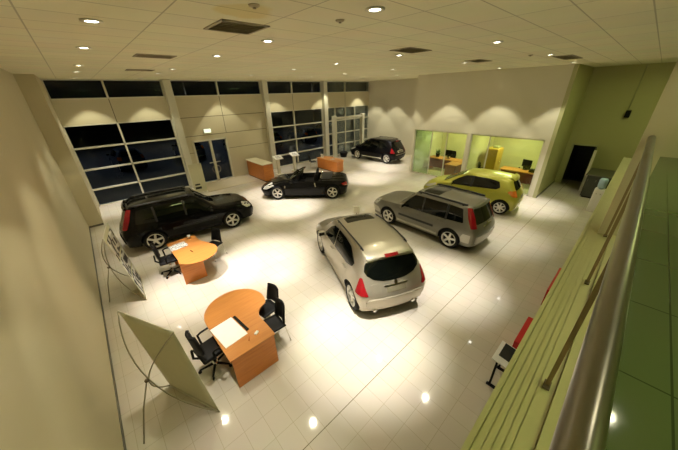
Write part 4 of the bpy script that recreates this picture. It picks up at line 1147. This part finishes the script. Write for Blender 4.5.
# ------------------------------------------------------------------ side passage and below the ledge
def passage():
    t = thing('service_counter', 'dark grey counter standing beside the passage door', 'counter', (16.8, .58, 0))
    MB().span((-.72, -.42, .06), (.72, .48, 1.02)).build('counter_body', 'counter_grey', t)
    MB().span((-.78, -.46, 1.02), (.78, .54, 1.06), bevel=.006).build('counter_top', 'skirting_grey', t)
    MB().span((-.70, -.40, 0), (.70, .44, .06)).build('plinth', 'black_plastic', t)
    for k in range(3):
        d = MB().span((-.735, -.36+.28*k, .10), (-.72, -.10+.28*k, .98), bevel=.003).build('door', 'counter_grey', t)
        MB().cyl((-.75, -.14+.28*k, .75), (-.75, -.14+.28*k, .87), .007).build('door_handle', 'chrome', d)
    t = thing('water_cooler', 'white water cooler with a clear blue bottle near the dark counter', 'water cooler', (14.4, .42, 0))
    MB().box((0, 0, .47), (.32, .32, .94), bevel=.02).build('cabinet', 'white_plastic', t)
    MB().lathe([(.05, .94), (.13, 1.0), (.135, 1.30), (.10, 1.36), (.0, 1.36), (.0, .94)], 'Z', n=22).build('bottle', 'blue_bottle', t)
    for s in (-1, 1): MB().cyl((-.16, s*.06, .78), (-.20, s*.06, .76), .014).build('tap', 'chrome', t)
    t = thing('wall_speaker', 'small black loudspeaker high on the green-lit end wall', 'speaker', (XG-.10, .69, 3.46))
    MB().box((0, 0, 0), (.18, .17, .30), bevel=.02).build('cabinet', 'black_plastic', t)
    MB().box((.07, 0, 0), (.06, .05, .08)).build('bracket', 'dark_steel', t)
    MB().cyl((-.088, 0, -.05), (-.094, 0, -.05), .06, n=18).build('cone', 'black_rubber', t)
    tag(MB().cyl((0, 0, 0), (0, 0, 1.7), .014).build('cable_conduit', 'door_paint'), 'thin conduit running up the end wall above the loudspeaker', 'conduit').location = (XG-.016, .73, 3.64)
    t = thing('info_stand', 'small tan information stand behind the bonnet of the silver crossover', 'stand', (7.0, 6.72, 0), R(45))
    MB().cyl((0, 0, 0), (0, 0, .02), .16, n=22).build('base_plate', 'dark_steel', t)
    MB().cyl((0, 0, .02), (0, 0, .30), .02, n=12).build('pole', 'dark_steel', t)
    MB().box((0, 0, .42), (.03, .24, .32), bevel=.006).build('panel', 'cladding_panel', t)
    t = thing('spec_stand', 'white display plate with black print on black legs, half under the ledge', 'stand', (4.02, .35, 0))
    pl_ = MB().box((0, 0, .60), (.50, .34, .02), Matrix.Rotation(R(8), 3, 'X'), bevel=.004).build('display_plate', 'white_plastic', t)
    q = MB(); rx = Matrix.Rotation(R(8), 3, 'X')
    q.box((.06, -.02, .612), (.34, .26, .004), rx); q.mi = 1
    for k, (wd, of) in enumerate(((.20, -.04), (.26, 0), (.14, -.06), (.24, -.01), (.18, .03))): q.box((.06+of, .07-.045*k, .617+.0063-.0063*k), (wd, .016, .003), rx)
    q.build('printed_sheet', ['car_trim_black', 'paper'], pl_)
    for s in (-1, 1):
        MB().box((s*.22, .08, .30), (.045, .03, .59)).build('leg', 'black_plastic', t)
        MB().box((s*.22, .06, .012), (.05, .14, .024)).build('foot', 'black_plastic', t)
    def plinth(label, x0, x1, y):
        t = thing('display_plinth', label, 'plinth', ((x0+x1)/2, y, 0)); h = (x1-x0)/2
        MB().span((-h, -.20, .03), (h, .0, .50), bevel=.008).build('panel', 'red_panel', t)
        MB().span((-h+.02, -.18, 0), (h-.02, -.02, .03)).build('plinth_base', 'black_plastic', t)
    plinth('low red display plinth beside the white stand under the ledge', 4.55, 5.4, .39)
    plinth('farther low red display plinth showing along the ledge edge', 6.6, 7.8, .345)
passage()

# ------------------------------------------------------------------ ceiling fittings
def ceiling_items():
    def vent(label, loc, sx, sy, parts=4):
        t = thing('ceiling_vent', label, 'vent', loc, 0, 'rectangular vents in the tiled ceiling')
        f = MB(); w = .035
        f.span((-sx/2, -sy/2, -.014), (sx/2, -sy/2+w, 0)); f.span((-sx/2, sy/2-w, -.014), (sx/2, sy/2, 0)); f.span((-sx/2, -sy/2, -.014), (-sx/2+w, sy/2, 0)); f.span((sx/2-w, -sy/2, -.014), (sx/2, sy/2, 0))
        f.build('frame', 'vent_grey', t)
        MB().span((-sx/2+w, -sy/2+w, -.003), (sx/2-w, sy/2-w, 0)).build('backing', 'vent_dark', t)
        k = max(3, int(sy/.09)); s = MB()
        for i in range(k):
            y = -sy/2+w+(sy-2*w)*(i+.5)/k; s.box((0, y, -.010), (sx-2*w, .03, .004), Matrix.Rotation(R(35), 3, 'X'))
        s.build('slats', 'vent_grey', t)
    vent('large square ceiling vent beside the round brown stain', (1.82, 3.83, ZC), .60, .60)
    vent('long ceiling vent near the office wall', (10.95, 2.13, ZC), 1.5, .45)
    vent('ceiling vent in the middle of the showroom ceiling', (5.58, 3.81, ZC), .8, .5)
    vent('ceiling vent above the black off-roader', (1.58, 7.25, ZC), .7, .5)
    vent('small ceiling vent closest to the tall windows', (1.88, 10.96, ZC), .7, .5)
    vent('ceiling vent above the lime hatchback', (9.4, 4.0, ZC), .9, .45)
    for i, (x, y, lab) in enumerate(((2.63, 2.81, 'small round sprinkler cover between two downlights at the top of the ceiling'), (1.57, 2.86, 'small dark ceiling sensor near the edge of the brown stain'), (9.2, 2.6, 'small dark ceiling sensor near the long vent'))):
        t = thing('ceiling_sensor', lab, 'sensor', (x, y, ZC))
        MB().lathe([(.0, 0), (.055, 0), (.05, -.012), (.03, -.02), (.0, -.022)], 'Z', n=20).build('housing', 'vent_grey', t)
        MB().cyl((0, 0, -.02), (0, 0, -.03), .016, n=14).build('sensor_tip', 'vent_dark', t)
ceiling_items()

# ------------------------------------------------------------------ the forecourt at night
def forecourt():
    p = hatch('dark blue car parked outside, seen through the left window bay', 'dark_blue_paint', name='parked_car')
    p.place(1.8, 25.5, 95, .98); p = p.root
    rows = [(6.2, 26.0, 92, 'car parked outside beyond the glass double door'), (10.2, 25.0, 88, 'car parked outside, at the left of the third window bay'),
            (13.4, 25.4, 90, 'car parked outside, at the right of the third window bay'), (17.6, 25.2, 92, 'car parked outside beyond the entrance bay'), (21.5, 26.2, 86, 'car parked outside farthest right of the row')]
    for x, y, a, l in rows:
        q = dup(p, l, (x, y, 0), R(a))
    for o in SC.objects:
        if o.name.startswith('parked_car'): o.location.z = -.06
    for i, (x, y, lab) in enumerate(((-3.0, 31, 'street lamp outside at the far left of the windows'), (9.0, 33, 'street lamp outside behind the third window bay'), (23, 30, 'street lamp outside beyond the entrance'))):
        t = thing('street_lamp', lab, 'street lamp', (x, y, -.06))
        MB().cyl((0, 0, 0), (0, 0, 6.4), .08, .05, n=12).build('pole', 'dark_steel', t)
        MB().tube([(0, 0, 6.35), (0, -.5, 6.6), (0, -1.3, 6.62)], .04).build('arm', 'dark_steel', t)
        h = MB().box((0, -1.5, 6.6), (.22, .5, .10), bevel=.03).build('lamp_head', 'dark_steel', t)
        MB().box((0, -1.5, 6.545), (.16, .40, .012)).build('lamp_glass', 'street_glow', h)
        spot('street_light', (x, y-1.5, 6.47), (x, y-3.0, 0), 420, 140, .4, (.70, .82, 1.0), .15)
forecourt()

def night():
    w = bpy.data.worlds.new('night'); SC.world = w; w.use_nodes = True
    bg = w.node_tree.nodes['Background']; bg.inputs[0].default_value = (.010, .012, .018, 1); bg.inputs[1].default_value = .06
night()
SC.view_settings.view_transform = 'Standard'; SC.view_settings.look = 'None'
SC.view_settings.exposure = 0.10; SC.view_settings.gamma = 1.0; SC.view_settings.use_curve_mapping = False
SC.cycles.max_bounces = 8; SC.cycles.diffuse_bounces = 5; SC.cycles.glossy_bounces = 4; SC.cycles.transparent_max_bounces = 12
SC.cycles.caustics_reflective = False; SC.cycles.caustics_refractive = False
SC.cycles.sample_clamp_indirect = 6.0
SC.cycles.use_denoising = True
